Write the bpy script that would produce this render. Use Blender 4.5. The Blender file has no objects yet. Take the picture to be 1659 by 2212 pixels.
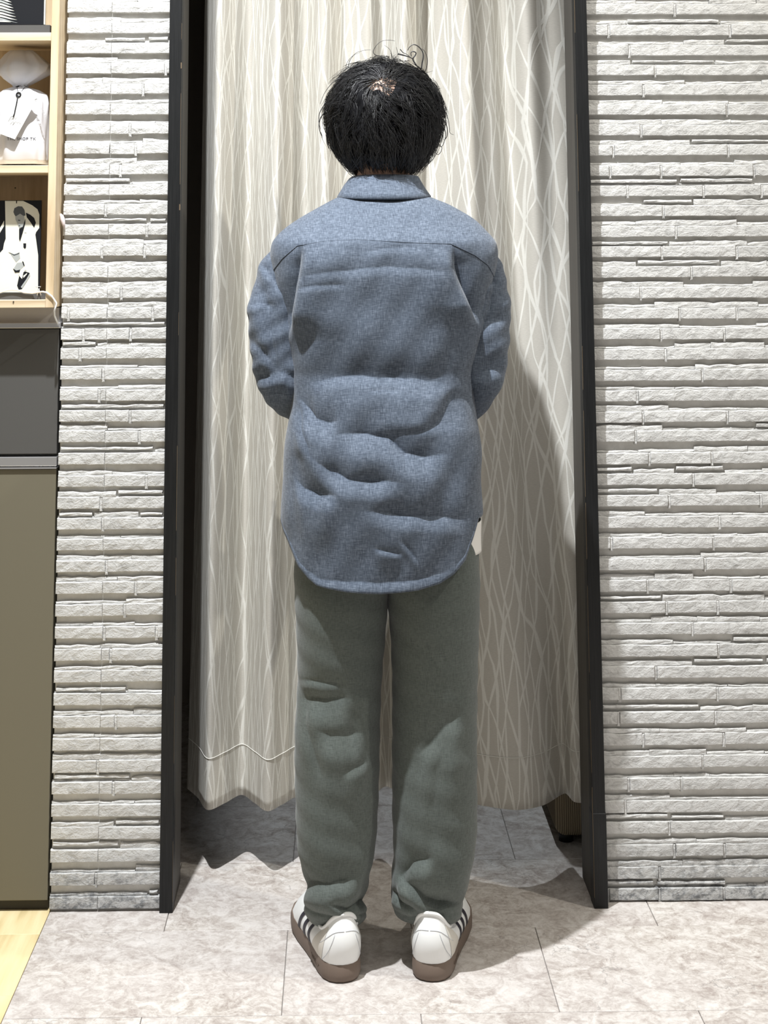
import bpy, bmesh, math, random
import numpy as np
from mathutils import Vector, Matrix

SC = bpy.context.scene
COL = SC.collection
PI = math.pi
W_, H_ = 1659., 2212.

# ------------------------------------------------------------------ camera
YAW, PITCH, ROLL = .0153229, .1213658, -.0043680
PCX, PCY, CAMH, FPX = 779.04, 163.18, 1.238726, 3153.367
def cam_axes():
    cy, sy = math.cos(YAW), math.sin(YAW)
    F = np.array([sy*math.cos(PITCH), cy*math.cos(PITCH), math.sin(PITCH)])
    R = np.array([cy, -sy, 0.]); U = np.cross(R, F)
    c, s = math.cos(ROLL), math.sin(ROLL)
    return F, c*R+s*U, -s*R+c*U
CF, CR, CU = cam_axes()
cd = bpy.data.cameras.new('camera'); cam = bpy.data.objects.new('camera', cd); COL.objects.link(cam)
cd.sensor_fit = 'AUTO'; cd.sensor_width = 36.; cd.lens = FPX/H_*36.
cd.shift_x = (W_/2-PCX)/H_; cd.shift_y = (PCY-H_/2)/H_
cd.clip_start = .05
cam.matrix_world = Matrix(((CR[0], CU[0], -CF[0], 0), (CR[1], CU[1], -CF[1], 0), (CR[2], CU[2], -CF[2], CAMH), (0, 0, 0, 1)))
SC.camera = cam

# ------------------------------------------------------------------ light
world = bpy.data.worlds.new('world'); SC.world = world; world.use_nodes = True
world.node_tree.nodes['Background'].inputs[0].default_value = (1.0, .965, .91, 1)
world.node_tree.nodes['Background'].inputs[1].default_value = .20
def spot(name, loc, target, power, color, radius, angle=120, blend=.6):
    l = bpy.data.lights.new(name, 'SPOT'); l.energy = power; l.color = color
    l.shadow_soft_size = radius; l.spot_size = math.radians(angle); l.spot_blend = blend
    o = bpy.data.objects.new(name, l); COL.objects.link(o); o.location = loc
    o.rotation_euler = (Vector(target)-Vector(loc)).to_track_quat('-Z', 'Y').to_euler()
    return o
spot('ceiling_spot_lamp', (-.455, 1.96, 3.3), (.02, 2.32, 0.), 520, (.94, .97, 1.0), .026, 92, 1.)
spot('ceiling_spot_lamp', (1.75, 2.05, 3.0), (.62, 2.95, .7), 100, (1.0, .96, .86), .04, 100, 1.)
al = bpy.data.lights.new('added_fill_panel', 'AREA'); al.shape = 'RECTANGLE'; al.size = 2.6; al.size_y = 1.5; al.energy = 26; al.color = (1.0, .955, .89)  # added area light without a fitting, soft fill from overhead
ao = bpy.data.objects.new('added_fill_panel', al); COL.objects.link(ao); ao.location = (.1, 1.75, 3.35)
spot('booth_spot_lamp', (.38, 3.75, 2.3), (.36, 3.45, 0), 60, (.85, .93, 1.0), .03, 34, .5)
SC.view_settings.view_transform = 'Standard'; SC.view_settings.look = 'None'
SC.view_settings.gamma = 1; SC.view_settings.use_curve_mapping = False
SC.view_settings.exposure = .2

# ------------------------------------------------------------------ helpers
def at(px, py, Y):
    d = CF+CR*(px-PCX)/FPX-CU*(py-PCY)/FPX
    t = Y/d[1]
    return np.array([d[0]*t, Y, d[2]*t+CAMH])
def proj(P):
    d = P-np.array([0, 0, CAMH]); z = d@CF
    return PCX+FPX*(d@CR)/z, PCY-FPX*(d@CU)/z
def link(o, parent=None):
    COL.objects.link(o)
    if parent is not None: o.parent = parent
    return o
def mesh(name, V, Fc, mat, parent=None, smooth=False, uv=None):
    me = bpy.data.meshes.new(name)
    me.from_pydata([tuple(v) for v in V], [], [tuple(f) for f in Fc])
    if uv is not None:
        l = me.uv_layers.new(name='UVMap')
        vi = np.zeros(len(me.loops), dtype=np.int32); me.loops.foreach_get('vertex_index', vi)
        l.data.foreach_set('uv', np.asarray(uv, dtype=np.float32)[vi].ravel())
    if smooth: me.polygons.foreach_set('use_smooth', [True]*len(me.polygons))
    me.materials.append(mat); me.update()
    return link(bpy.data.objects.new(name, me), parent)
def tag(o, label=None, cat=None, group=None, kind=None):
    if label: o['label'] = label
    if cat: o['category'] = cat
    if group: o['group'] = group
    if kind: o['kind'] = kind
    return o
def empty(name, loc, label=None, cat=None, kind=None):
    o = bpy.data.objects.new(name, None); o.location = loc; o.empty_display_size = .1
    COL.objects.link(o); return tag(o, label, cat, None, kind)
def under(o, root):                 # parent keeping world place (root has only a location)
    o.parent = root; o.matrix_parent_inverse = Matrix.Translation(-Vector(root.location)); return o
class MB:
    def __init__(s): s.v = []; s.f = []
    def box(s, x0, x1, y0, y1, z0, z1):
        b = len(s.v)
        s.v += [(x, y, z) for z in (z0, z1) for y in (y0, y1) for x in (x0, x1)]
        s.f += [tuple(b+i for i in q) for q in ((0, 2, 3, 1), (4, 5, 7, 6), (0, 1, 5, 4), (2, 6, 7, 3), (0, 4, 6, 2), (1, 3, 7, 5))]
        return s
    def tube(s, pts, r, n=8, cap=True):
        pts = [np.array(p, float) for p in pts]; m = len(pts)
        rr = r if hasattr(r, '__len__') else [r]*m
        up = np.array([.13, .31, .94]); b = len(s.v)
        for i, p in enumerate(pts):
            t = pts[min(i+1, m-1)]-pts[max(i-1, 0)]; t = t/(np.linalg.norm(t)+1e-9)
            a = np.cross(t, up)
            if np.linalg.norm(a) < 1e-3: a = np.cross(t, np.array([1., 0, 0]))
            a /= np.linalg.norm(a); c = np.cross(t, a)
            for k in range(n):
                q = 2*PI*k/n; s.v.append(tuple(p+rr[i]*(math.cos(q)*a+math.sin(q)*c)))
        for i in range(m-1):
            for k in range(n):
                k2 = (k+1) % n
                s.f.append((b+i*n+k, b+i*n+k2, b+(i+1)*n+k2, b+(i+1)*n+k))
        if cap:
            s.f.append(tuple(b+k for k in range(n))[::-1]); s.f.append(tuple(b+(m-1)*n+k for k in range(n)))
        return s
    def build(s, name, mat, parent=None, smooth=False): return mesh(name, s.v, s.f, mat, parent, smooth)
def bevel(o, w, seg=2):
    bm = bmesh.new(); bm.from_mesh(o.data)
    bmesh.ops.bevel(bm, geom=list(bm.edges), offset=w, segments=seg, profile=.5, affect='EDGES')
    bm.to_mesh(o.data); bm.free(); return o
def recalc(o):
    bm = bmesh.new(); bm.from_mesh(o.data); bmesh.ops.recalc_face_normals(bm, faces=bm.faces); bm.to_mesh(o.data); bm.free(); return o
def grid_faces(nr, nc, wrap=False):
    F = []
    for i in range(nr-1):
        for j in range(nc if wrap else nc-1):
            j2 = (j+1) % nc
            F.append((i*nc+j, i*nc+j2, (i+1)*nc+j2, (i+1)*nc+j))
    return F
def sstep(x): x = np.clip(x, 0, 1); return x*x*(3-2*x)

# ------------------------------------------------------------------ materials
class NT:
    def __init__(s, name, rough=.8, spec=.3):
        s.m = bpy.data.materials.new(name); s.m.use_nodes = True
        s.t = s.m.node_tree; s.n = s.t.nodes; s.b = s.n['Principled BSDF']
        s.b.inputs['Roughness'].default_value = rough
        s.b.inputs['Specular IOR Level'].default_value = spec
    def nd(s, typ, **kw):
        n = s.n.new(typ)
        for k, v in kw.items():
            if k.startswith('i_'):
                key = k[2:]; key = int(key) if key.isdigit() else key.replace('_', ' ')
                n.inputs[key].default_value = v
            else: setattr(n, k, v)
        return n
    def l(s, a, b): s.t.links.new(a, b)
    def coord(s, kind='Object', scale=(1, 1, 1), rot=(0, 0, 0), loc=None):
        c = s.nd('ShaderNodeTexCoord'); m = s.nd('ShaderNodeMapping')
        m.inputs['Scale'].default_value = scale; m.inputs['Rotation'].default_value = rot
        s.l(c.outputs[kind], m.inputs[0])
        if loc is not None: s.l(loc, m.inputs['Location'])
        return m.outputs[0]
    def noise(s, vec, scale, detail=4, rough=.55, dist=0.):
        n = s.nd('ShaderNodeTexNoise'); n.inputs['Scale'].default_value = scale
        n.inputs['Detail'].default_value = detail; n.inputs['Roughness'].default_value = rough
        n.inputs['Distortion'].default_value = dist
        s.l(vec, n.inputs['Vector']); return n.outputs['Fac']
    def ramp(s, fac, stops):
        r = s.nd('ShaderNodeValToRGB'); e = r.color_ramp.elements
        while len(e) < len(stops): e.new(.5)
        for q, (p, c) in zip(e, stops):
            q.position = p; q.color = (c if len(c) == 4 else (*c, 1)) if hasattr(c, '__len__') else (c, c, c, 1)
        s.l(fac, r.inputs[0]); return r.outputs[0]
    def mix(s, fac, a, b, mode='MIX'):
        m = s.nd('ShaderNodeMix', data_type='RGBA', blend_type=mode)
        for sock, v in ((m.inputs[0], fac), (m.inputs[6], a), (m.inputs[7], b)):
            if hasattr(v, 'default_value') or hasattr(v, 'is_output'): s.l(v, sock)
            else: sock.default_value = v if not hasattr(v, '__len__') else (v if len(v) == 4 else (*v, 1))
        return m.outputs[2]
    def math(s, op, a, b=None, c=None):
        m = s.nd('ShaderNodeMath', operation=op)
        for i, v in enumerate((a, b, c)):
            if v is None: continue
            if hasattr(v, 'is_output'): s.l(v, m.inputs[i])
            else: m.inputs[i].default_value = v
        return m.outputs[0]
    def color(s, v):
        if hasattr(v, 'is_output'): s.l(v, s.b.inputs['Base Color'])
        else: s.b.inputs['Base Color'].default_value = (*v, 1)
    def bump(s, h, strength=.3, dist=.002):
        n = s.nd('ShaderNodeBump'); n.inputs['Strength'].default_value = strength; n.inputs['Distance'].default_value = dist
        s.l(h, n.inputs['Height']); s.l(n.outputs[0], s.b.inputs['Normal'])
    def rand(s):
        o = s.nd('ShaderNodeObjectInfo'); return o.outputs['Random']
def plain(name, c, rough=.6, spec=.3, metal=0.):
    t = NT(name, rough, spec); t.color(c); t.b.inputs['Metallic'].default_value = metal
    v = t.coord(); t.bump(t.noise(v, 300, 3), .06, .001); return t.m

def mat_stone():
    t = NT('cast_stone', .85, .15)
    r = t.math('MULTIPLY', t.rand(), 40.)
    v = t.coord('Object', (1, 1, 1.5), (0, .5, 0), r)
    v2 = t.coord('Object', (1, 1, 1))
    n1 = t.noise(v, 42, 6, .62, 1.1)
    n2 = t.noise(v2, 260, 4, .6)
    n3 = t.noise(v2, 2.2, 2)
    c = t.ramp(n1, [(.30, (.41, .405, .39)), (.5, (.585, .58, .562)), (.72, (.66, .655, .64))])
    c = t.mix(t.ramp(n3, [(.4, 0.), (.7, .25)]), c, (.66, .655, .64))
    # scuffs and dirt spots near the floor, plus an even grey tint growing downwards
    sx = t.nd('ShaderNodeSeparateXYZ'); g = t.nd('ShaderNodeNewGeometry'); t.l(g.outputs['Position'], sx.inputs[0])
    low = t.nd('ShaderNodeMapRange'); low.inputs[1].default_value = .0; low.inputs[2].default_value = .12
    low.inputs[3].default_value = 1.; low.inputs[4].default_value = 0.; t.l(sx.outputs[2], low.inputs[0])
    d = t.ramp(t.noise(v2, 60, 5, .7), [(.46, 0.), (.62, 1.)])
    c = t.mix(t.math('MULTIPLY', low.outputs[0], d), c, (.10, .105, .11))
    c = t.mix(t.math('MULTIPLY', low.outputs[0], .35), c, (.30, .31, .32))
    t.color(c)
    h = t.math('ADD', t.math('MULTIPLY', n1, 1.), t.math('MULTIPLY', n2, .22))
    rid = t.noise(v, 75, 3, .5, 2.2)
    h = t.math('ADD', h, t.math('MULTIPLY', rid, .5))
    t.bump(h, .62, .0042); return t.m
M_STONE = mat_stone()
def mat_mortar():
    t = NT('stone_recess', .9, .1); v = t.coord()
    t.color(t.ramp(t.noise(v, 60, 4), [(.3, (.60, .59, .56)), (.7, (.70, .69, .66))]))
    t.bump(t.noise(v, 180, 4), .4, .002); return t.m
M_MORTAR = mat_mortar()
def mat_tile():
    t = NT('stone_tile', .42, .35)
    r = t.math('MULTIPLY', t.rand(), 30.)
    v = t.coord('Object', (1, 1, 1), (0, 0, .5), r)
    n1 = t.noise(v, 22, 9, .68, 1.2); n2 = t.noise(v, 95, 6, .72, .8); n3 = t.noise(v, 4, 3)
    f = t.math('ADD', t.math('MULTIPLY', n1, .6), t.math('MULTIPLY', n2, .4))
    c = t.ramp(f, [(.38, (.30, .25, .22)), (.47, (.46, .415, .375)), (.54, (.59, .55, .51)), (.64, (.70, .67, .635))])
    c = t.mix(t.ramp(n3, [(.35, 0.), (.65, .3)]), c, (.58, .54, .53))
    vo = t.nd('ShaderNodeTexVoronoi', feature='DISTANCE_TO_EDGE'); vo.inputs['Scale'].default_value = 9.
    dn = t.nd('ShaderNodeTexNoise'); dn.inputs['Scale'].default_value = 14; dn.inputs['Detail'].default_value = 5; t.l(v, dn.inputs['Vector'])
    ad = t.nd('ShaderNodeVectorMath', operation='MULTIPLY_ADD'); t.l(dn.outputs['Color'], ad.inputs[0]); ad.inputs[1].default_value = (.16, .16, 0); t.l(v, ad.inputs[2])
    t.l(ad.outputs[0], vo.inputs['Vector'])
    cr = t.ramp(vo.outputs['Distance'], [(.0, 1.), (.012, 0.)])
    cr = t.math('MULTIPLY', cr, t.ramp(t.noise(v, 6, 2), [(.50, 0.), (.62, .6)]))
    c = t.mix(cr, c, (.24, .22, .21))
    t.color(c)
    t.bump(t.math('ADD', n2, t.math('MULTIPLY', cr, -.5)), .14, .0012); return t.m
M_TILE = mat_tile()
M_GROUT = plain('floor_joint', (.30, .28, .26), .9)
def mat_wood(name, c0, c1, c2, axis='X', scale=1., rough=.5, spec=.3):
    t = NT(name, rough, spec)
    r = t.math('MULTIPLY', t.rand(), 20.)
    sc = {'X': (.08, 1, 1), 'Y': (1, .08, 1), 'Z': (1, 1, .08)}[axis]
    v = t.coord('Object', tuple(q*scale for q in sc), (0, 0, 0), r)
    n = t.noise(v, 45, 5, .6, .6); n2 = t.noise(v, 260, 3, .6)
    w = t.nd('ShaderNodeTexWave', wave_type='RINGS'); w.inputs['Scale'].default_value = 16; w.inputs['Distortion'].default_value = 7
    w.inputs['Detail'].default_value = 3; t.l(v, w.inputs['Vector'])
    f = t.math('ADD', t.math('MULTIPLY', n, .55), t.math('MULTIPLY', w.outputs['Fac'], .25)); f = t.math('ADD', f, t.math('MULTIPLY', n2, .2))
    t.color(t.ramp(f, [(.25, c0), (.5, c1), (.75, c2)])); t.bump(n2, .12, .001); return t.m
M_OAK = mat_wood('oak_floor', (.52, .40, .19), (.72, .59, .33), (.80, .68, .42), 'Y', 1., .4)
M_PLY = mat_wood('plywood', (.50, .37, .22), (.66, .52, .34), (.75, .62, .44), 'Z', 1.2, .55)
M_PLYX = mat_wood('plywood_board', (.54, .41, .26), (.70, .57, .39), (.78, .66, .48), 'X', 1.2, .55)
def mat_black():
    t = NT('black_painted_wood', .5, .35)
    v = t.coord('Object', (1, 1, .03)); n = t.noise(v, 420, 4, .6)
    t.color(t.ramp(n, [(.35, (.004, .0045, .005)), (.6, (.008, .0085, .009)), (.8, (.016, .016, .016))]))
    t.bump(n, .5, .0012); return t.m
M_BLACK = mat_black()
M_JAMB = mat_wood('dark_jamb', (.060, .055, .048), (.078, .072, .063), (.092, .085, .075), 'Z', 1., .6)
M_WEAR = plain('worn_wood_edge', (.13, .095, .06), .8)
M_BOOTH = plain('booth_panel', (.27, .235, .20), .8)

def mat_curtain():
    t = NT('jacquard_curtain', .8, .2)
    uv = t.nd('ShaderNodeUVMap'); sp = t.nd('ShaderNodeSeparateXYZ'); t.l(uv.outputs[0], sp.inputs[0])
    u, v = sp.outputs[0], sp.outputs[1]
    def cv(a, b, off=0.):
        c = t.nd('ShaderNodeCombineXYZ'); t.l(t.math('MULTIPLY', u, a), c.inputs[0]); t.l(t.math('MULTIPLY', v, b), c.inputs[1]); c.inputs[2].default_value = off; return c.outputs[0]
    tot = None
    for k, (pu, pv, off, ww) in enumerate(((.034, .20, 0., .062), (.034, -.185, 3., .062), (.050, .40, 7., .045), (.055, -.50, 11., .04))):
        nn = t.nd('ShaderNodeTexNoise'); nn.inputs['Scale'].default_value = 1.; nn.inputs['Detail'].default_value = 1.; t.l(cv(9, 3.2, off), nn.inputs['Vector'])
        p = t.math('ADD', t.math('DIVIDE', u, pu), t.math('DIVIDE', v, pv))
        p = t.math('ADD', p, t.math('MULTIPLY', nn.outputs['Fac'], 1.7))
        zz = t.math('PINGPONG', t.math('ADD', t.math('MULTIPLY', v, 1/.17), off*.37), 1.)
        p = t.math('ADD', p, t.math('MULTIPLY', zz, .42 if k % 2 else -.42))
        fr = t.math('ABSOLUTE', t.math('SUBTRACT', t.math('FRACT', p), .5))
        wn = t.nd('ShaderNodeTexNoise'); wn.inputs['Scale'].default_value = 1.; wn.inputs['Detail'].default_value = 1.; t.l(cv(22, 8, off+20), wn.inputs['Vector'])
        wd = t.math('ADD', t.math('MULTIPLY', wn.outputs['Fac'], ww*2.3), -ww*.25)
        m = t.nd('ShaderNodeMapRange', interpolation_type='SMOOTHSTEP'); t.l(fr, m.inputs[0])
        t.l(t.math('SUBTRACT', wd, .02), m.inputs[1]); t.l(t.math('ADD', wd, .02), m.inputs[2]); m.inputs[3].default_value = 1.; m.inputs[4].default_value = 0.
        tot = m.outputs[0] if tot is None else t.math('MAXIMUM', tot, m.outputs[0])
    rib = t.nd('ShaderNodeTexNoise'); rib.inputs['Scale'].default_value = 1.; rib.inputs['Detail'].default_value = 2.; t.l(cv(150, 900, 5.), rib.inputs['Vector'])
    vert = t.nd('ShaderNodeTexNoise'); vert.inputs['Scale'].default_value = 1.; vert.inputs['Detail'].default_value = 3.; t.l(cv(300, 40, 9.), vert.inputs['Vector'])
    g = t.mix(rib.outputs['Fac'], (.43, .41, .365), (.62, .595, .54))
    ln = t.mix(rib.outputs['Fac'], (.66, .65, .60), (.80, .79, .74))
    c = t.mix(tot, g, ln)
    t.color(t.mix(t.math('MULTIPLY', vert.outputs['Fac'], .25), c, (.62, .60, .55)))
    t.bump(t.math('ADD', t.math('MULTIPLY', rib.outputs['Fac'], .5), tot), .25, .0008)
    return t.m
M_CURT = mat_curtain()

def mat_weave(name, ca, cb, cc, s=1.):
    t = NT(name, .82, .15)
    a = t.noise(t.coord('Object', (90*s, 90*s, 900*s)), 1., 3, .6)
    b = t.noise(t.coord('Object', (900*s, 90*s, 90*s)), 1., 3, .6)
    d = t.noise(t.coord(), 14, 3)
    f = t.math('ADD', t.math('MULTIPLY', a, .5), t.math('MULTIPLY', b, .5))
    c = t.ramp(f, [(.36, ca), (.5, cb), (.64, cc)])
    t.color(t.mix(t.ramp(d, [(.3, 0.), (.7, .2)]), c, cb))
    t.b.inputs['Sheen Weight'].default_value = .15
    t.bump(f, .3, .0007); return t.m
M_SHIRT = mat_weave('chambray_shirt', (.042, .053, .074), (.086, .107, .142), (.168, .198, .25))
M_TROUS = mat_weave('sage_trousers', (.066, .077, .070), (.100, .115, .106), (.130, .149, .138), 1.2)
M_TEE = plain('white_cotton', (.82, .80, .76), .8)
M_LEATHER = plain('white_leather', (.86, .87, .86), .42, .4)
M_SUEDE = plain('pale_suede', (.66, .63, .57), .8)
M_GUM = plain('gum_sole', (.175, .132, .105), .6)
M_STRIPE = plain('dark_stripe', (.018, .016, .028), .5)
M_SEAM = plain('seam_grey', (.52, .53, .55), .8)
def mat_skin():
    t = NT('skin', .5, .4); v = t.coord()
    t.color(t.ramp(t.noise(v, 40, 4), [(.3, (.58, .36, .26)), (.7, (.72, .50, .39))]))
    t.b.inputs['Subsurface Weight'].default_value = .1; t.b.inputs['Subsurface Radius'].default_value = (.02, .008, .004)
    t.bump(t.noise(v, 500, 3), .1, .0006); return t.m
M_SKIN = mat_skin()
def mat_hair():
    t = NT('black_hair', .42, .9); v = t.coord()
    t.color(t.ramp(t.noise(v, 160, 3), [(.35, (.004, .004, .005)), (.75, (.016, .016, .018))]))
    return t.m
M_HAIR = mat_hair()
M_HCAP = plain('hair_base_matte', (.006, .006, .007), .85, .1)  # matte black of the hair base beneath the strands

# ================================================================== SETTING
random.seed(4)
# floor -------------------------------------------------------------
TW, TD, X0, Y0 = .457, .3048, -.0972, 2.8678
floor = MB().box(-2.2, 3., -.6, 4.6, -.06, -.0035).build('floor', M_GROUT); tag(floor, kind='structure')
XB = -.5525                                   # where stone tiles meet the oak boards
_cache = {}
def tile(x0, x1, y0, y1, mat, name, par, gap=.0007, top=0.):
    k = (round(x1-x0, 4), round(y1-y0, 4), name)
    w, d = x1-x0, y1-y0
    if k not in _cache:
        o = MB().box(-w/2+gap, w/2-gap, -d/2+gap, d/2-gap, -.004, 0).build(name, mat, par)
        bm = bmesh.new(); bm.from_mesh(o.data)
        bmesh.ops.bevel(bm, geom=[e for e in bm.edges if all(v.co.z > -.001 for v in e.verts)], offset=.0006, segments=1, affect='EDGES')
        bm.to_mesh(o.data); bm.free(); _cache[k] = o.data
    else:
        o = bpy.data.objects.new(name, _cache[k]); link(o, par)
    o.location = ((x0+x1)/2, (y0+y1)/2, top+random.uniform(-.0001, .0001)); return o
for k in range(-11, 5):
    off = X0+(TW/2 if k % 2 == 0 else 0)
    y0, y1 = Y0+k*TD, Y0+(k+1)*TD
    for j in range(-3, 7):
        x0, x1 = off+j*TW, off+(j+1)*TW
        lim = XB if k <= 0 else -1.
        if x1 <= lim+.001 or x0 > 2.9: continue
        tile(max(x0, lim), x1, y0, y1, M_TILE, 'tile', floor)
PY = 2.8625
for k in range(-9, 1):
    y0 = PY+k*.2225; y1 = y0+.2225
    x = XB
    w = .152
    x -= random.choice((0, .05, .1)) if False else 0
    for j in range(7):
        tile(x-w*(j+1), x-w*j, y0, min(y1, 3.05), M_OAK, 'plank', floor, .0004)

# brick walls ---------------------------------------------------------
def stone_piece(x0, x1, z0, z1, yf, yb, par, name='brick', ragged=0., edge=.0007, round_=.0012):
    L = x1-x0; nx = max(2, int(L/.014))
    xs = np.linspace(x0, x1, nx+1)
    V, Fc = [], []
    rows = []
    top = [z1+random.uniform(-1, 1)*edge-abs(random.gauss(0, 1))*ragged for _ in xs]
    bot = [z0+random.uniform(-1, 1)*edge*.7 for _ in xs]
    ch = round_
    def row(yy, fz, ins=0.):
        b = len(V)
        for i, x in enumerate(xs):
            xx = min(max(x, x0+ins), x1-ins)
            V.append((xx, yy+(random.uniform(-.0007, .0007) if yy < yb-.001 else 0), fz(i)))
        rows.append(b)
    row(yb, lambda i: bot[i]); row(yf+ch, lambda i: bot[i]); row(yf, lambda i: bot[i]+ch, ch)
    row(yf-.0004, lambda i: (top[i]+bot[i])/2, ch*.6)
    row(yf, lambda i: top[i]-ch, ch); row(yf+ch, lambda i: top[i]); row(yb, lambda i: top[i])
    n = nx+1
    for a, b in zip(rows[:-1], rows[1:]):
        for i in range(nx): Fc.append((a+i, a+i+1, b+i+1, b+i))
    Fc.append(tuple(r for r in rows)); Fc.append(tuple(r+nx for r in rows)[::-1])
    return mesh(name, V, Fc, M_STONE, par)
def stone_fill(root, rects, yf, name):
    V, F = [], []
    for (xa, xb, zs_, zend) in rects:
        z = zs_
        while z < zend-.03:
            x = xa
            while x < xb-.005:
                x1 = min(x+random.uniform(.09, .26), xb)
                for (p0, p1, y) in ((z-.0222, z, yf+random.uniform(-.001, .001)), (z, z+random.uniform(.005, .011), yf+random.uniform(.002, .005))):
                    b = len(V); g = .0026 if p1 == z else .0
                    for zz in (p0, p1):
                        for yy in (y, yf+.0125):
                            for xx in (x+g, x1-g): V.append((xx, yy, zz))
                    F += [tuple(b+i for i in q) for q in ((0, 2, 3, 1), (4, 5, 7, 6), (0, 1, 5, 4), (2, 6, 7, 3), (0, 4, 6, 2), (1, 3, 7, 5))]
                x = x1
            z += .041
    o = mesh(name, V, F, M_STONE, root); recalc(o); o['kind'] = 'stuff'; return o
def stone_wall(root, xl, xr, ztops, joints, yf, seam=None):
    """main courses with their measured joints, thin ledge stones between"""
    for c, zt in enumerate(ztops):
        z0 = max(zt-.0222, 0.0008)
        js = [xl]+sorted(j for j in joints[c] if xl+.004 < j < xr-.004)+[xr]
        segs = []
        for a, b in zip(js[:-1], js[1:]):
            a2 = a+(.0026 if a > xl else 0); b2 = b-(.0026 if b < xr else 0)
            if seam and a2+.01 < seam < b2-.01:
                segs += [(a2, seam-.0002), (seam+.0002, b2)]
            elif b2-a2 > .004: segs.append((a2, b2))
        for jx in js[1:-1]:
            stone_piece(jx-.0027, jx+.0027, z0-.005, zt-.0006, yf+.0016, yf+.0125, root, 'mortar_joint', round_=.0014)
        for a, b in segs:
            dz = random.uniform(-.0008, .0008)
            stone_piece(a, b, z0+dz, zt+dz if zt > .03 else zt, yf+random.uniform(-.0012, .0010), yf+.0125, root)
        # ledge stones on top of this course (below the next one up)
        zb = zt; x = xl
        while x < xr-.01:
            L = random.uniform(.07, .21); x1 = min(x+L, xr)
            if xr-x1 < .02: x1 = xr
            q = random.random()
            if q < .26:      # thin jutting sliver higher in the recess
                zz = zb+random.uniform(.0035, .0065)
                stone_piece(x+.004, x1-.004, zz, zz+random.uniform(.005, .0075), yf+random.uniform(.0005, .0022), yf+.0125, root, ragged=.0006)
                if random.random() < .5: stone_piece(x, x1, zb-.0005, zb+random.uniform(.0028, .004), yf+.0055, yf+.0125, root, ragged=.001)
            elif q < .62:    # low ledge
                stone_piece(x, x1, zb-.0005, zb+random.uniform(.0045, .0075), yf+random.uniform(.0035, .0055), yf+.0125, root, ragged=.0011)
            else:            # taller rough piece
                stone_piece(x, x1, zb-.0005, zb+random.uniform(.008, .0125), yf+random.uniform(.0015, .004), yf+.0125, root, ragged=.0013)
            x = x1
# right wall
RT = [7.9, 53.2, 96.5, 139, 182, 225, 269, 312, 357, 399.5, 443, 487.5, 532, 575.5, 620, 664.5, 709, 753, 797.5, 842, 888, 930, 977.5, 1023, 1069, 1115, 1160, 1206, 1252.5, 1299, 1345, 1392, 1438.7, 1486, 1537, 1584.3, 1632.6, 1680, 1728.5, 1774.5, 1823.5, 1871.7, 1918.4]
RJ = [[1458], [1315, 1577], [1360], [1415], [1390], [1570], [1385], [1325, 1573], [1318, 1428, 1629], [1356, 1520, 1646], [1433], [1461], [1430, 1592], [1494], [1384], [1468, 1592], [1428, 1565], [1438], [1517], [1377], [1389, 1571], [1373], [1403, 1538], [1498], [1446, 1644], [1555], [1321, 1541], [1523], [1399, 1579], [1440, 1551], [1496], [1552], [1417], [1339, 1550], [1336, 1546], [1390, 1564], [1518], [1358, 1472], [1351], [1446], [1457, 1565], [1425], [1314, 1425, 1564]]
YR = 2.966
wr = MB().box(.5085, 1.3, YR+.0095, 3.10, 0, 2.45).build('wall_right', M_MORTAR); tag(wr, kind='structure')
zt = [at(1450, y, YR)[2] for y in RT]; jr = [[at(x, y, YR)[0] for x in xs] for xs, y in zip(RJ, RT)]
zt = [zt[0]+.041*2, zt[0]+.041]+zt; jr = [[.62, .8], [.7]]+jr
stone_wall(wr, .5085, .93, zt, jr, YR)
stone_fill(wr, [(.5085, .93, zt[0]+.041, 2.44), (.932, 1.3, .026, 2.44)], YR, 'brick_courses')
# left wall
LT = [3.9, 48.8, 92.8, 135, 179.7, 224, 266, 309, 354, 397.7, 439.4, 484, 529, 576, 620, 664, 708.7, 751, 795, 841, 886, 930.5, 978.6, 1026.7, 1074, 1118.5, 1163.7, 1211, 1257, 1304.8, 1353.6, 1402, 1448, 1498, 1546, 1595, 1642, 1689, 1738, 1786.8, 1835, 1886, 1937]
LJ = [[], [], [], [358], [309], [], [281], [293], [260], [], [228], [317], [220, 312], [], [262], [148, 330], [180, 282], [173], [223], [214], [281], [301], [], [316], [218], [222], [], [230], [293], [269], [225, 338], [239], [], [], [250], [], [211], [245], [], [], [], [207], []]
YL = 2.950
wl = MB().box(-.5515, -.3435, YL+.0095, 3.10, 0, 2.45).build('wall_left', M_MORTAR); tag(wl, kind='structure')
zt = [at(240, y, YL)[2] for y in LT]; jl = [[at(x, y, YL)[0] for x in xs] for xs, y in zip(LJ, LT)]
zt = [zt[0]+.041*2, zt[0]+.041]+zt; jl = [[], [-.4]]+jl
stone_wall(wl, -.5530, -.3435, zt, jl, YL, seam=-.4620)

stone_fill(wl, [(-.5530, -.3435, zt[0]+.041, 2.44)], YL, 'brick_courses')
# fitting booth shell --------------------------------------------------
for nm, b in (('wall_booth_back', (-.8, 1.0, 4.25, 4.32, 0, 2.4)), ('wall_booth_left', (-.86, -.8, 3.10, 4.32, 0, 2.4)),
              ('wall_booth_right', (1.0, 1.06, 3.10, 4.32, 0, 2.4)), ('ceiling_booth', (-.86, 1.06, 3.10, 4.32, 2.4, 2.45)),
              ('wall_rear_left', (-1.35, -.5515, 3.09, 3.10, 0, 2.45))):
    tag(MB().box(*b).build(nm, M_BOOTH), kind='structure')
tag(MB().box(-.3435, .5085, 2.96, 3.10, 2.26, 2.45).build('wall_above_opening', M_MORTAR), kind='structure')

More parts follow.
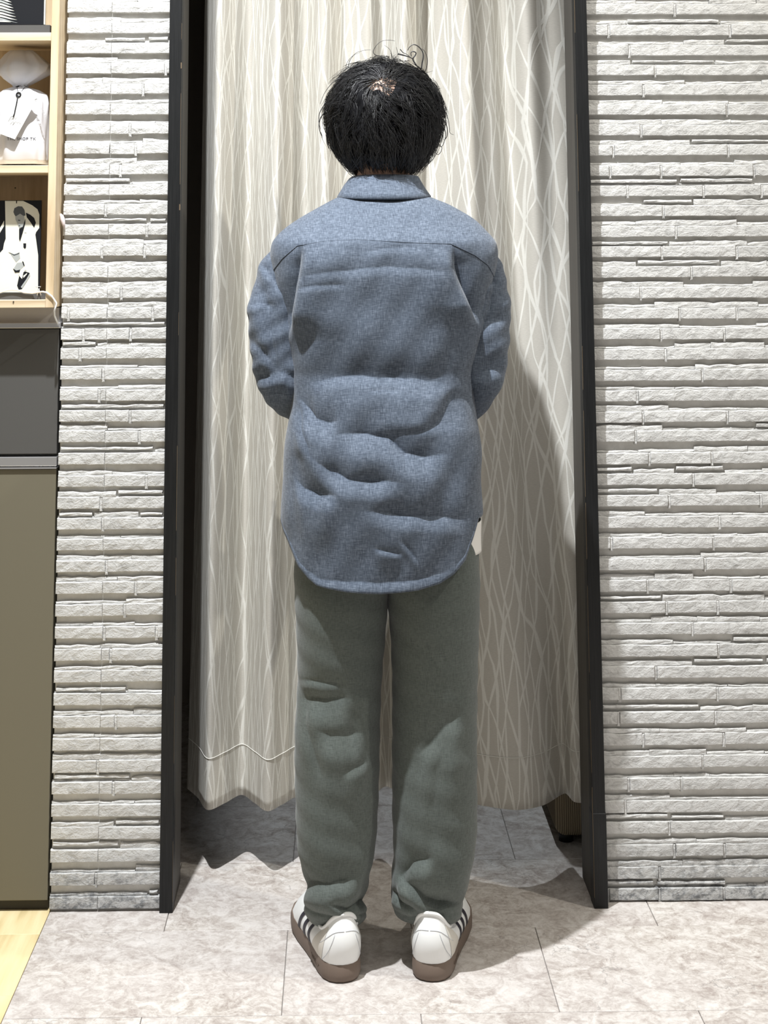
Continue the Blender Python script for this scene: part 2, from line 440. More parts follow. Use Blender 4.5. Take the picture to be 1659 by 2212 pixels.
# door frame ------------------------------------------------------------
fr = empty('door_frame', (0, 2.94, 0), 'black painted wooden door frame around the fitting booth opening, worn at its edges', 'door frame')
YF = 2.9415
def fpart(name, b, mat, lab=None):
    o = MB().box(*b).build(name, mat); bevel(o, .0009, 1); under(o, fr); tag(o, lab); return o
fpart('post', (-.3434, -.3184, YF, 2.975, 0, 2.30), M_BLACK)
fpart('post', (.4832, .5082, YF, 2.975, .0, 2.30), M_BLACK)
fpart('jamb_panel', (-.3434, -.3190, 2.975, 3.084, 0, 2.28), M_JAMB, 'dark brown inner board of the frame')
fpart('jamb_panel', (.4838, .5082, 2.975, 3.084, 0, 2.28), M_JAMB, 'dark brown inner board of the frame')
fpart('head_rail', (-.3434, .5082, YF, 3.084, 2.24, 2.30), M_BLACK)
fpart('post_shoe', (.4826, .5095, YF-.0012, 2.978, .0, .172), M_BLACK, 'slightly wider repaired foot of the right post')
random.seed(9)
for sx in (-.3186, .4834):
    z = .02
    while z < 2.1:
        L = random.uniform(.03, .2)
        if random.random() < .62:
            w = random.uniform(.00015, .0004)
            if random.random() < .1: w = .0012; L = .012
            o = MB().box(sx-w, sx+w, YF-.0006 if z > .175 or sx < 0 else YF-.0018, YF+.001, z, z+L).build('wear_mark', M_WEAR); under(o, fr)
        z += L+random.uniform(.01, .08)

# ------------------------------------------------------------------ curtain
BOT = [(395, .085), (425, .03), (452, -.035), (485, .0), (518, .045), (550, 0), (580, -.045), (610, -.01), (645, .03), (705, -.03), (760, .02), (800, .02), (838, .085), (880, .01), (940, -.03), (1000, -.01), (1045, -.03), (1110, -.052), (1170, -.028), (1226, .035), (1238, -.01), (1254, -.018)]
TOP = [(436, .05), (450, .02), (475, -.032), (507, .0), (537, .032), (568, 0), (601, -.035), (630, .0), (662, .03), (700, -.02), (745, .02), (790, -.01), (830, .02), (872, -.035), (915, .03), (950, .01), (995, -.035), (1050, .005), (1092, .035), (1125, -.025), (1185, .0), (1222, .01)]
YC = 3.085+.045
def curtain():
    nB = len(BOT); nc = 520; nr = 110
    bx = [b[0] for b in BOT]; by = [b[1] for b in BOT]; tx = [b[0] for b in TOP]; ty = [b[1] for b in TOP]
    q = np.linspace(0, nB-1, nc)
    def smooth(vals):
        i = np.clip(q.astype(int), 0, nB-2); f = q-i; v = np.array(vals)
        p0, p1, p2, p3 = v[np.clip(i-1, 0, nB-1)], v[i], v[i+1], v[np.clip(i+2, 0, nB-1)]
        return .5*(2*p1+(p2-p0)*f+(2*p0-5*p1+4*p2-p3)*f*f+(3*p1-p0-3*p2+p3)*f**3)
    def lin(vals):
        i = np.clip(q.astype(int), 0, nB-2); f = q-i
        v = np.array(vals, float)
        # monotone-ish cubic
        vm = v[np.clip(i-1, 0, nB-1)]; v0 = v[i]; v1 = v[i+1]; vp = v[np.clip(i+2, 0, nB-1)]
        m0 = np.minimum((v1-vm)/2, 1.5*(v1-v0)+3); m1 = (vp-v0)/2
        return (2*f**3-3*f**2+1)*v0+(f**3-2*f**2+f)*m0+(-2*f**3+3*f**2)*v1+(f**3-f**2)*m1
    bX = np.array([at(x, 1740, YC)[0] for x in lin(bx)]); tX = np.array([at(x, 0, YC)[0] for x in lin(tx)])
    bY = smooth(by); tY = smooth(ty)
    zb, ztp = .1305, 2.2
    V = np.zeros((nr, nc, 3)); UV = np.zeros((nr, nc, 2))
    for i in range(nr):
        t = i/(nr-1); z = zb+(ztp-zb)*t; k = min((z-zb)/(1.755-zb), 1.2)
        X = bX*(1-k)+tX*k; Y = YC+(bY*(1-k)+tY*k*1.35)*(1+.35*math.sin(PI*min(k, 1)))
        Y = Y+(.003*np.sin(X*95+z*2.1)+.003*np.sin(X*41-z*3.3))*k
        V[i, :, 0] = X; V[i, :, 1] = Y; V[i, :, 2] = z
    # hem sags
        U = np.concatenate([[0], np.cumsum(np.hypot(np.diff(V[40, :, 0]), np.diff(V[40, :, 1])))])
    UV[:, :, 0] = U; UV[:, :, 1] = V[:, :, 2]
    V2 = V.reshape(-1, 3)
    root = empty('curtain', (.08, YC, 0), 'long cream curtain with woven crossing lines, hanging in the booth opening', 'curtain')
    o = mesh('cloth', V2, grid_faces(nr, nc), M_CURT, None, True, UV.reshape(-1, 2)); under(o, root)
    m = o.modifiers.new('thick', 'SOLIDIFY'); m.thickness = .0012; m.offset = 0
    # stitched hem line and folded hem
    zs = .230
    i0 = (zs-zb)/(ztp-zb)*(nr-1); a = int(i0); f = i0-a
    L = V[a]*(1-f)+V[a+1]*f
    L2 = L.copy(); L2[:, 1] -= .0016
    b = MB(); b.tube(L2[::2], .0007, 5); s = b.build('hem_stitch', M_HEM, None, True); under(s, root); tag(s, 'pale stitched hem line')
    rings = MB()
    for k in range(12):
        x = -.30+k*.065; pts = [(x, YC+.018*math.cos(g), 2.205+.018*math.sin(g)) for g in np.linspace(0, 2*PI, 17)]
        rings.tube(pts, .0015, 5, False)
    under(rings.build('ring', M_METAL, None, True), root)['kind'] = 'stuff'
    rod = MB().tube([(-.3190, YC, 2.2135), (.4838, YC, 2.2135)], .009, 14).build('curtain_rod', M_METAL, None, True)
    tag(rod, 'round metal rod at the top of the booth opening that carries the curtain', 'rod')
M_HEM = plain('hem_thread', (.80, .79, .74), .8)
M_METAL = plain('brushed_metal', (.5, .5, .5), .35, .5, .9)
curtain()

# ------------------------------------------------------------------ stool in the booth
def mat_rib():
    t = NT('ribbed_fabric', .9, .1); v = t.coord('Object', (1, 1, 1))
    w = t.nd('ShaderNodeTexWave'); w.inputs['Scale'].default_value = 70; w.inputs['Distortion'].default_value = .6; t.l(v, w.inputs['Vector'])
    t.color(t.mix(w.outputs['Fac'], (.13, .10, .065), (.30, .25, .17))); t.bump(w.outputs['Fac'], .6, .002); return t.m
M_RIB = mat_rib()
st = empty('stool', (.60, 3.45, 0), 'low beige ribbed fabric stool standing inside the booth, half hidden by the curtain', 'stool')
so = MB().box(.4530, .90, 3.229, 3.62, .018, .40).build('cushion', M_RIB); bevel(so, .022, 4); so.data.polygons.foreach_set('use_smooth', [True]*len(so.data.polygons)); under(so, st)
for sx in (.48, .87):
    for sy in (3.27, 3.58):
        l = MB().tube([(sx, sy, 0), (sx, sy, .022)], .016, 12).build('leg', M_BLACK, None, True); under(l, st)

# ================================================================== LEFT UNIT
M_GREY = plain('grey_laminate', (.088, .086, .082), .55)
M_OLIVE = plain('olive_laminate', (.165, .150, .108), .5)
M_STRIP = plain('grey_strip', (.50, .48, .46), .6)
M_ALU = plain('aluminium', (.62, .62, .63), .3, .5, .8)
M_KICK = plain('kick_dark', (.05, .045, .035), .7)
M_PRINTK = plain('print_black', (.010, .011, .014), .5)
M_CREAM = plain('print_cream', (.82, .81, .70), .6)
M_PGREY = plain('print_grey', (.42, .44, .43), .6)
M_PDARK = plain('print_dark_grey', (.10, .11, .12), .6)
M_BAR = plain('display_bar', (.085, .085, .085), .55)
cab = empty('cabinet', (-.85, 3.0, 0), 'tall grey and olive cabinet with aluminium rails at the left edge, below the plywood shelves', 'cabinet')
XR = -.5570
def cp(name, b, mat, bv=.001, lab=None):
    o = MB().box(*b).build(name, mat)
    if bv: bevel(o, bv, 2)
    under(o, cab); tag(o, lab); return o
def zc(y, Y=2.952): return at(60, y, Y)[2]
cp('body', (-1.30, XR-.002, 2.985, 3.088, .012, zc(664)), M_STRIP, 0)
cp('top_strip', (-1.30, XR-.002, 2.960, 2.9845, zc(700), at(60, 665, 2.893)[2]-.002), M_STRIP, .0006, 'plain grey strip above the aluminium edge')
cp('door', (-1.30, XR, 2.953, 2.984, zc(1946), zc(1014)), M_OLIVE, .0012, 'olive brown lower door')
cp('door', (-1.30, XR, 2.953, 2.984, zc(981), zc(711)), M_GREY, .0012, 'dark grey upper door')
cp('handle_rail', (-1.30, XR+.001, 2.950, 2.984, zc(1007), zc(987)), M_ALU, .001, 'brushed aluminium rail between the doors')
cp('handle_rail', (-1.30, XR+.001, 2.9485, 2.984, zc(1012.5), zc(1009)), M_ALU, 0, 'bright lip under the rail')
cp('worktop_rail', (-1.30, -.5535, 2.9475, 2.985, zc(709), zc(697)), M_ALU, .001, 'aluminium edge along the cabinet top')
cp('kick_board', (-1.30, XR, 2.965, 2.984, 0.001, zc(1949)), M_KICK, .0008)
sh = empty('shelf_unit', (-.85, 2.96, 1.1), 'open plywood shelf unit at the left edge, above the grey cabinet', 'shelf')
YS = 2.893
def zs(y, Y=YS): return at(60, y, Y)[2]
def sp(name, b, mat, bv=.0008, lab=None):
    o = MB().box(*b).build(name, mat)
    if bv: bevel(o, bv, 1)
    under(o, sh); tag(o, lab); return o
XS = -.5580
sp('side_panel', (XS-.0155, XS, YS, 3.05, zs(665), 2.1), M_PLY)
sp('shelf_board', (-1.30, XS-.0156, YS+.001, 3.04, zs(665), zs(648)), M_PLYX)
sp('shelf_board', (-1.30, XS-.0156, YS+.001, 3.04, zs(373.6), zs(357)), M_PLYX)
sp('shelf_board', (-1.30, XS-.0156, YS+.001, 3.04, zs(88), zs(70)), M_PLYX)
sp('side_panel', (-1.3155, -1.3001, YS, 3.05, zs(665), 2.1), M_PLY)
sp('back_panel', (-1.30, XS-.0156, 3.04, 3.052, zs(665), 2.1), M_PLY)
for (px, py) in ((33, 406), (29, 652)):
    p = at(px, py, YS if py > 600 else 3.0395)
    o = MB().tube([(p[0], p[1]-.0006, p[2]), (p[0], p[1]+.001, p[2])], .0014, 10).build('screw', M_KICK); under(o, sh)

# prints ------------------------------------------------------------------
def poly_part(name, pts, Y, mat, root, th=.0006):
    P = [at(x, y, Y) for x, y in pts]
    n = len(P); V = [tuple(p) for p in P]+[(p[0], p[1]+th, p[2]) for p in P]
    F = [tuple(range(n)), tuple(range(n, 2*n))[::-1]]+[(i, (i+1) % n, n+(i+1) % n, n+i) for i in range(n)]
    o = mesh(name, V, F, mat)
    bm = bmesh.new(); bm.from_mesh(o.data); bmesh.ops.triangulate(bm, faces=[f for f in bm.faces if len(f.verts) > 4]); bm.to_mesh(o.data); bm.free()
    return under(o, root)
YP = 2.945
def s2(pts): return [(x/6.9125, 400+y/6.9125) for x, y in pts]
pr = empty('printed_panel', tuple(at(40, 632, YP)), 'black and white print of a seated man in pale coat, on lowest shelf', 'print')
a, b = at(-120, 433.5, YP), at(85.2, 632, YP)
o = MB().box(a[0], b[0], YP, YP+.006, b[2], a[2]).build('board', M_PRINTK); under(o, pr)
L = YP-.0004
for nm, mt, pts, lay in (
    ('pale_shape', M_CREAM, [(75, 235), (235, 235), (345, 235), (420, 270), (480, 300), (560, 360), (588, 440), (585, 640), (540, 700), (528, 740), (545, 860), (570, 1050), (568, 1600), (-700, 1600), (-700, 1200), (-200, 1100), (0, 1010), (45, 960), (60, 870), (85, 800), (80, 500)], 0),
    ('pale_shape', M_CREAM, [(-60, 720), (0, 640), (60, 530), (60, 610), (0, 710), (-60, 800)], 0),
    ('dark_shape', M_PRINTK, [(385, 410), (450, 440), (510, 490), (535, 560), (510, 635), (460, 560), (400, 480)], 1),
    ('dark_shape', M_PRINTK, [(240, 235), (256, 235), (252, 275), (240, 270)], 1),
    ('hair_shape', M_PDARK, [(200, 400), (215, 345), (270, 315), (330, 320), (365, 370), (380, 450), (330, 470), (300, 430), (240, 475), (215, 440)], 1),
    ('face_shape', M_PGREY, [(228, 470), (300, 425), (360, 465), (365, 540), (340, 620), (290, 640), (255, 560), (232, 515)], 2),
    ('dark_shape', M_PDARK, [(268, 515), (305, 520), (300, 535), (270, 530)], 3),
    ('dark_shape', M_PDARK, [(278, 596), (303, 600), (296, 612), (280, 608)], 3),
    ('dark_shape', M_PRINTK, [(285, 655), (340, 625), (378, 505), (375, 570), (340, 700), (300, 830), (285, 800)], 3),
    ('badge_shape', M_PRINTK, [(348, 868), (390, 868), (388, 930), (372, 952), (350, 928)], 1),
    ('grey_shape', M_PGREY, [(160, 1030), (290, 1020), (300, 1090), (240, 1150)], 1),
    ('dark_shape', M_PDARK, [(130, 1000), (215, 1035), (290, 1005), (285, 1022), (210, 1050)], 2),
    ('grey_shape', M_PGREY, [(205, 1245), (255, 1160), (340, 1150), (362, 1205), (300, 1265), (235, 1285)], 1),
    ('dark_shape', M_PRINTK, [(195, 1245), (240, 1275), (300, 1262), (290, 1300), (225, 1305)], 2),
    ('dark_shape', M_PRINTK, [(330, 1135), (350, 1145), (368, 1205), (352, 1200)], 2),
    ('shoe_shape', M_PRINTK, [(255, 1500), (285, 1360), (370, 1285), (440, 1310), (450, 1350), (400, 1430), (325, 1550), (280, 1560)], 1),
    ('shoe_shape', M_PGREY, [(330, 1540), (405, 1425), (450, 1350), (440, 1320), (395, 1400), (310, 1520)], 2),
    ('shoe_shape', M_CREAM, [(275, 1330), (320, 1262), (352, 1290), (330, 1400), (300, 1370)], 2),
    ('shoe_shape', M_CREAM, [(345, 1355), (405, 1310), (400, 1332), (352, 1385)], 3)):
    poly_part(nm, s2(pts), L-.0004*lay, mt, pr, .0003+.0004*lay)
for k, (yy) in enumerate((720, 1280)):
    poly_part('crease_line', s2([(365, yy-15), (395, yy-12), (393, yy-6), (366, yy-8)]), L-.0004, M_PGREY, pr)
br = tag(MB().box(-1.0, at(99.5, 640, 2.93)[0], 2.93, 2.99, zs(648)+.0004, at(50, 632.5, 2.93)[2]).build('display_bar', M_BAR), 'dark grey block under the print of the seated man', 'display block')
br['label'] = 'dark grey block on the lowest shelf, under the print of the seated man'
pr.location.z = pr.location.z
p2 = empty('printed_panel', tuple(at(40, 55, YP)), 'black print with pale brush-like strokes, cut off at the top left corner', 'print')
a, b = at(-120, -60, YP), at(95, 53, YP)
under(MB().box(a[0], b[0], YP, YP+.006, b[2], a[2]).build('board', M_PRINTK), p2)
def s1(pts): return [(x/5.979, y/5.979) for x, y in pts]
random.seed(2)
for k in range(9):
    y0 = -20+k*38
    poly_part('pale_shape', s1([(-80, y0-30), (30, y0-10), (90+k*14, y0+18+k*3), (150+k*12, y0+48), (90+k*8, y0+40), (20, y0+12), (-80, y0+2)][:7] if y0 < 260 else [(-80, y0-30), (60, y0-18), (200, y0+4), (60, y0), (-80, y0-4)]), L, M_CREAM if k % 3 != 1 else M_PGREY, p2)
o = MB().box(at(95.3, 20, YP)[0], at(98.3, 20, YP)[0], YP-.001, YP+.006, b[2], a[2]).build('edge_strip', M_CREAM); under(o, p2)
tag(MB().box(-1.0, at(108, 60, 2.93)[0], 2.93, 2.99, zs(70)+.0004, at(50, 54, 2.93)[2]).build('display_bar', M_BAR), 'dark grey block on the top shelf, under the black brush-stroke print', 'display block')

# drawstring bag ------------------------------------------------------------
M_BAGM = plain('white_fleece_bag', (.70, .70, .73), .75)
t_ = M_BAGM.node_tree
M_INK = plain('black_ink', (.03, .03, .035), .7)
M_FAINT = plain('grey_ink', (.45, .45, .45), .7)
M_CORD = plain('black_cord', (.015, .015, .017), .7)
M_TAGP = plain('tag_card', (.88, .88, .86), .6)
bag = empty('drawstring_bag', tuple(at(50, 357, 2.955)), 'white fabric gift bag tied with black cord and a paper tag, on the middle shelf', 'bag')
def lathe_fold(name, rows, mat, root, n=72, amp=0., k=7, seed=0):
    V = []
    rnd = random.Random(seed); ph = [rnd.uniform(0, 6) for _ in range(6)]
    for (cx_, cy_, z, a_, b_, am) in rows:
        for j in range(n):
            q = 2*PI*j/n
            r = 1+am*(.6*math.sin(k*q+ph[0]+z*30)+.4*math.sin((k+4)*q+ph[1]-z*45)+.3*math.sin(3*q+ph[2]))
            e = .72
            c, s = math.cos(q), math.sin(q)
            V.append((cx_+a_*r*math.copysign(abs(c)**e, c), cy_+b_*r*math.copysign(abs(s)**e, s), z+am*.012*math.sin(5*q+ph[3])))
    F = grid_faces(len(rows), n, True)
    return under(mesh(name, V, F, mat, None, True), root)
def brow(x, y0, hw, b_, am, Y=2.968):
    p = at(x, y0, Y); return (p[0], Y, p[2], hw*Y/FPX, b_, am)
rows = [brow(52, 356.6, 46, .030, .0), brow(52, 355.5, 54, .040, .03), brow(52, 346, 55, .046, .05), brow(52, 320, 54, .047, .05), brow(52, 290, 55, .047, .04), brow(51, 255, 56, .046, .05), brow(51, 225, 56, .043, .06), brow(49, 207, 53, .036, .09), brow(46, 197, 38, .024, .14), brow(45, 191, 17, .012, .18), brow(45, 188, 13.5, .010, .18)]
pouch = lathe_fold('pouch', rows, M_BAGM, bag, 96, k=9, seed=1)
rows = [brow(45, 188.5, 13.5, .010, .18), brow(45, 184, 17, .013, .16), brow(46, 172, 36, .026, .14), brow(50, 158, 54, .036, .13), brow(54, 146, 57, .037, .13), brow(52, 132, 44, .030, .14), brow(50, 120, 34, .022, .15), brow(48, 111, 24, .012, .12), brow(48, 109, 15, .006, .05)]
o = lathe_fold('ruffle', rows, M_BAGM, bag, 96, k=6, seed=3)
p = at(45, 189, 2.968); pts = [(p[0]+.0135*math.cos(g), p[1]+.0105*math.sin(g), p[2]+.001*math.sin(2*g)) for g in np.linspace(0, 2*PI, 25)]
under(MB().tube(pts, .0009, 6, False).build('cord_loop', M_CORD, None, True), bag)
YB = 2.9105
tagc = [(41, 195), (81, 213), (32, 301), (-10, 285), (-8, 262)]
poly_part('paper_tag', tagc, YB, M_TAGP, bag, .0008)
c = at(40, 204.5, YB-.0004)
pts = [(c[0]+.0042*math.cos(g), c[1], c[2]+.0042*math.sin(g)) for g in np.linspace(0, 2*PI, 19)]
under(MB().tube(pts, .0016, 6, False).build('eyelet', M_CORD, None, True), bag)
def pxtube(name, pts, Y, r, mat, root, n=6):
    return under(MB().tube([at(x, y, Y if not hasattr(Y, '__len__') else Y[i]) for i, (x, y) in enumerate(pts)], r, n).build(name, mat, None, True), root)
pxtube('cord', [(39, 205), (36, 222), (33, 236), (31, 246), (28, 253)], YB-.002, .0011, M_CORD, bag)
pxtube('cord', [(37, 188), (38, 196), (40, 203)], YB+.006, .0007, M_CORD, bag)
pxtube('cord', [(60, 184), (52, 190), (47, 197), (41, 203)], YB+.004, .0007, M_CORD, bag)
random.seed(5)
pxtube('handwriting', [(18, 262), (24, 251), (27, 250), (23, 258), (31, 253), (33, 257), (37, 252)], YB-.0006, .0003, M_FAINT, bag, 4)
pxtube('handwriting', [(22, 268), (28, 262), (31, 264), (27, 270), (34, 262), (38, 265), (42, 262), (44, 268)], YB-.0006, .0003, M_FAINT, bag, 4)
def text(name, s, size, loc, rotx, mat, root, spin=0., spacing=1.):
    cu = bpy.data.curves.new(name, 'FONT'); cu.body = s; cu.size = size; cu.extrude = .0002; cu.space_character = spacing; cu.align_x = 'LEFT'
    tmp = bpy.data.objects.new('tmp', cu); COL.objects.link(tmp)
    dg = bpy.context.evaluated_depsgraph_get(); me = bpy.data.meshes.new_from_object(tmp.evaluated_get(dg))
    bpy.data.objects.remove(tmp); me.materials.clear(); me.materials.append(mat)
    o = link(bpy.data.objects.new(name, me)); o.matrix_world = Matrix.Translation(Vector(loc)) @ Matrix.Rotation(spin, 4, 'Y') @ Matrix.Rotation(PI/2, 4, 'X')
    mw = o.matrix_world.copy(); o.parent = root; o.matrix_parent_inverse = Matrix.Translation(-Vector(root.location)); o.matrix_basis = mw
    return o
from mathutils.bvhtree import BVHTree
bvh = BVHTree.FromPolygons([v.co.copy() for v in pouch.data.vertices], [tuple(p.vertices) for p in pouch.data.polygons])
lt = text('lettering', 'THE SHOP TK', .0082, at(13.5, 302.5, 2.9160), 0, M_INK, bag, 0, 1.16)
mw = lt.matrix_basis.copy(); mi = mw.inverted()       # lay the print on the cloth
for v in lt.data.vertices:
    w = mw @ v.co; hit = bvh.ray_cast(Vector((w.x, 2.85, w.z)), Vector((0, 1, 0)))[0]
    if hit: w.y = hit.y-.0004-(.0002 if v.co.z > 0 else 0); v.co = mi @ w
text('lettering', 'THE SHOP TK', .0072, at(74, 213, YB-.0006), 0, M_FAINT, bag, math.radians(61), 1.1)
# small pale cloth end poking out behind the shelf side
ct = MB(); pts = [at(x, y, 2.944) for x, y in ((131, 462), (134, 466), (136, 474), (138, 484))]
o = MB(); o.tube(pts+[at(140, 494, 2.945)], [.0015, .0035, .0050, .0035, .001], 10)
cl = o.build('cloth_end', plain('pale_pink_cloth', (.70, .62, .62), .8), None, True); tag(cl, 'small pale pink cloth end poking out between the shelf side and the stone wall', 'cloth')
cl.location.x = -.0008

# white cord with clip over the lowest shelf
cr = empty('white_cord', tuple(at(118, 650, 2.885)), 'thin white cord hanging over the lower right corner of the plywood shelf unit', 'cord')
M_WCORD = plain('white_plastic', (.85, .85, .83), .5)
pxtube('cord', [(-20, 634), (0, 631.5), (15, 627), (27, 625.5), (38, 627), (52, 631.5), (70, 633), (92, 630), (101, 632), (112, 640), (119, 650), (122, 655), (120, 663), (117.5, 672), (118, 682), (121, 690), (125, 698.5)], [2.9265]*7+[2.906, 2.8900, 2.8895, 2.889, 2.8885, 2.8885, 2.889, 2.90, 2.92, 2.9445], .0017, M_WCORD, cr, 8)
clp = empty('wire_clip', tuple(at(84, 630, 2.92)), 'small white wire clip holding the cord at the corner of the seated man print', 'clip')
pxtube('wire', [(89, 638), (84, 625), (77, 619), (88, 619), (84, 626), (80, 638)], 2.9255, .0007, M_WCORD, clp)

# ================================================================== PERSON
person = empty('person', (.0865, 2.74, 0), 'man seen from behind in blue grey shirt, sage trousers and white shoes', 'person')
def interp(tab, v, col): return np.interp(v, [r[0] for r in tab], [r[col] for r in tab])
# rows: image row, left, right, half depth, centre Y
YCN = 2.74
SHR = [(425, 733, 927, .056, 2.800), (434, 712, 950, .066, 2.797), (445, 692, 974, .074, 2.793), (458, 668, 1000, .083, 2.788), (475, 640, 1024, .093, 2.782), (495, 613, 1046, .103, 2.774), (520, 592, 1066, .120, 2.763), (550, 586, 1070, .120, 2.757), (590, 588, 1066, .119, 2.754), (640, 600, 1056, .117, 2.750), (700, 612, 1046, .115, 2.746), (760, 625, 1032, .111, 2.743), (812, 634, 1020, .106, 2.741), (870, 632, 1022, .120, 2.738), (930, 624, 1031, .127, 2.736), (1000, 616, 1036, .131, 2.735), (1070, 612, 1038, .134, 2.735), (1140, 610, 1038, .137, 2.735), (1200, 611, 1038, .138, 2.735), (1290, 612, 1038, .139, 2.735)]
_tab = []
for (py, l, r, b_, cy_) in SHR:
    L_ = at(l, py, cy_); R_ = at(r, py, cy_)
    _tab.append((at(829, py, cy_-b_*.75)[2], (L_[0]+R_[0])/2, (R_[0]-L_[0])/2, b_, cy_))
_tab = _tab[::-1]
def smooth_tab(tab, sig, n=360):
    A = np.array(tab); z = np.linspace(A[0, 0], A[-1, 0], n); k = np.exp(-.5*(np.arange(-40, 41)*(z[1]-z[0])/sig)**2); k /= k.sum()
    out = [z]
    for c in range(1, A.shape[1]):
        v = np.interp(z, A[:, 0], A[:, c]); e0, e1 = 2*v[0]-v[40:0:-1], 2*v[-1]-v[-2:-42:-1]
        out.append(np.convolve(np.concatenate([e0, v, e1]), k, 'valid'))
    return [tuple(r) for r in np.stack(out, 1)]
_tab = smooth_tab(_tab, .006)
HEM = [(600, 1118), (611, 1140), (618, 1165), (630, 1192), (650, 1230), (670, 1250), (690, 1262), (750, 1272), (820, 1275), (900, 1268), (945, 1256), (975, 1238), (1000, 1213), (1018, 1170), (1030, 1130), (1040, 1112)]
hX = [at(x, y, 2.62)[0] for x, y in HEM]; hZ = [at(x, y, 2.62)[2] for x, y in HEM]
hX[0] -= .1; hX[-1] += .1
cxh = at(825, 1200, 2.735)[0]
# folds seen on the back: (points along the crease, amplitude, swell px below, fall-off px, approach px above)
FOLDS = [
 ([(640, 846), (662, 830), (700, 819), (760, 813), (840, 817), (900, 822), (945, 824), (1000, 842)], .0085, 26, 60, 40),
 ([(636, 852), (655, 880), (676, 905), (705, 915), (735, 912)], .016, 46, 50, 34),
 ([(700, 950), (745, 938), (790, 938), (840, 950), (875, 980), (920, 988), (985, 980)], .020, 48, 46, 50),
 ([(666, 968), (684, 994), (712, 1018), (750, 1034), (800, 1041), (880, 1040)], .017, 36, 46, 44),
 ([(632, 1024), (655, 1056), (688, 1072), (740, 1068)], .013, 30, 44, 34),
 ([(770, 1100), (870, 1112), (940, 1118), (1025, 1122)], .011, 30, 36, 40),
 ([(612, 1150), (630, 1190), (650, 1224), (690, 1250), (750, 1258), (820, 1260), (900, 1254), (960, 1236), (1010, 1190)], .004, 16, 60, 22),
 ([(620, 606), (700, 590), (760, 583), (830, 577), (900, 579), (1000, 594)], .0036, 18, 24, 22),
 ([(630, 628), (690, 617), (760, 615)], .0024, 12, 20, 14),
 ([(770, 550), (830, 538), (880, 534), (930, 540)], .0022, 12, 22, 14),
 ([(805, 1182), (835, 1190), (872, 1196)], .004, 9, 14, 8),
 ([(860, 1160), (885, 1190), (906, 1222)], .003, 8, 10, 10),
 ([(790, 846), (830, 843), (872, 847)], .0024, 8, 12, 6),
]
# (x along y): points (x,y), amp, rise px, decay px, side (+1: surface swells to the right of the line)
VFOLDS = [
 ([(656, 515), (646, 560), (632, 620), (624, 680), (624, 740)], .022, 30, 60, 18, 1),
 ([(978, 520), (988, 580), (1006, 625), (1026, 670), (1038, 715)], .020, 28, 60, 18, -1),
 ([(640, 870), (652, 920), (668, 960), (676, 1000)], .006, 18, 26, 14, -1),
 ([(985, 835), (965, 890), (935, 925), (890, 945)], .009, 50, 60, 50, -1),
]
FG = 1.3
def prof(s, A, w1, w2, w3):
    d = np.where(s < 0, -.5*np.exp(np.minimum(s, 0)/w3), 0)
    d = np.where((s >= 0) & (s < w1), -.5+np.sin(np.clip(s/w1, 0, 1)*PI/2), d)
    d = np.where(s >= w1, .5*np.exp(-((s-w1)/w2)**2), d)
    return A*d
def fold_disp(px, py, folds, vfolds=()):
    d = np.zeros_like(px)
    wob = 3*np.sin(px*.05+py*.013)+2*np.sin(px*.11)
    for pts, A, w1, w2, w3 in folds:
        w1 *= 1.2; w2 *= 1.7
        xs = [p[0] for p in pts]; ys = [p[1] for p in pts]
        yc = np.interp(px, xs, ys); s = py-yc-wob*.45*min(1, w1/30)
        u = (px-xs[0])/(xs[-1]-xs[0])
        d += FG*prof(s, A, w1, w2, w3)*sstep(u/.3)*sstep((1-u)/.3)
    for pts, A, w1, w2, w3, sd in vfolds:
        xs = [p[0] for p in pts]; ys = [p[1] for p in pts]
        xc = np.interp(py, ys, xs); s = (px-xc)*sd
        u = (py-ys[0])/(ys[-1]-ys[0])
        d += FG*prof(s, A, w1, w2, w3)*sstep(u/.3)*sstep((1-u)/.3)
    return d
def shirt_point(th, z, off=0.):
    """th, z arrays -> points on the shirt body"""
    cx_ = np.interp(z, [r[0] for r in _tab], [r[1] for r in _tab]); a_ = np.interp(z, [r[0] for r in _tab], [r[2] for r in _tab])
    b_ = np.interp(z, [r[0] for r in _tab], [r[3] for r in _tab]); cy_ = np.interp(z, [r[0] for r in _tab], [r[4] for r in _tab])
    e = 2/2.5
    c, s = np.cos(th), np.sin(th)
    X = cx_+a_*np.sign(c)*np.abs(c)**e; Y = cy_+b_*np.sign(s)*np.abs(s)**e
    P = np.stack([X, Y, z], -1)
    px, py = proj(P)
    back = np.clip(-s*2.5, 0, 1)
    d = fold_disp(px, py, FOLDS, VFOLDS)*back
    d += .0016*np.sin(X*38+z*23)*np.sin(z*31-X*17)*sstep((1.34-z)/.1)+.0009*np.sin(X*90-z*60)
    # lower tail hangs away and ripples; small of the back hollows
    d += -.012*np.exp(-((z-.98)/.06)**2)*back*.4
    n = np.stack([c/a_, s/b_, 0*c], -1); n /= np.linalg.norm(n, axis=-1, keepdims=True)
    return P+n*(d+off)[..., None]
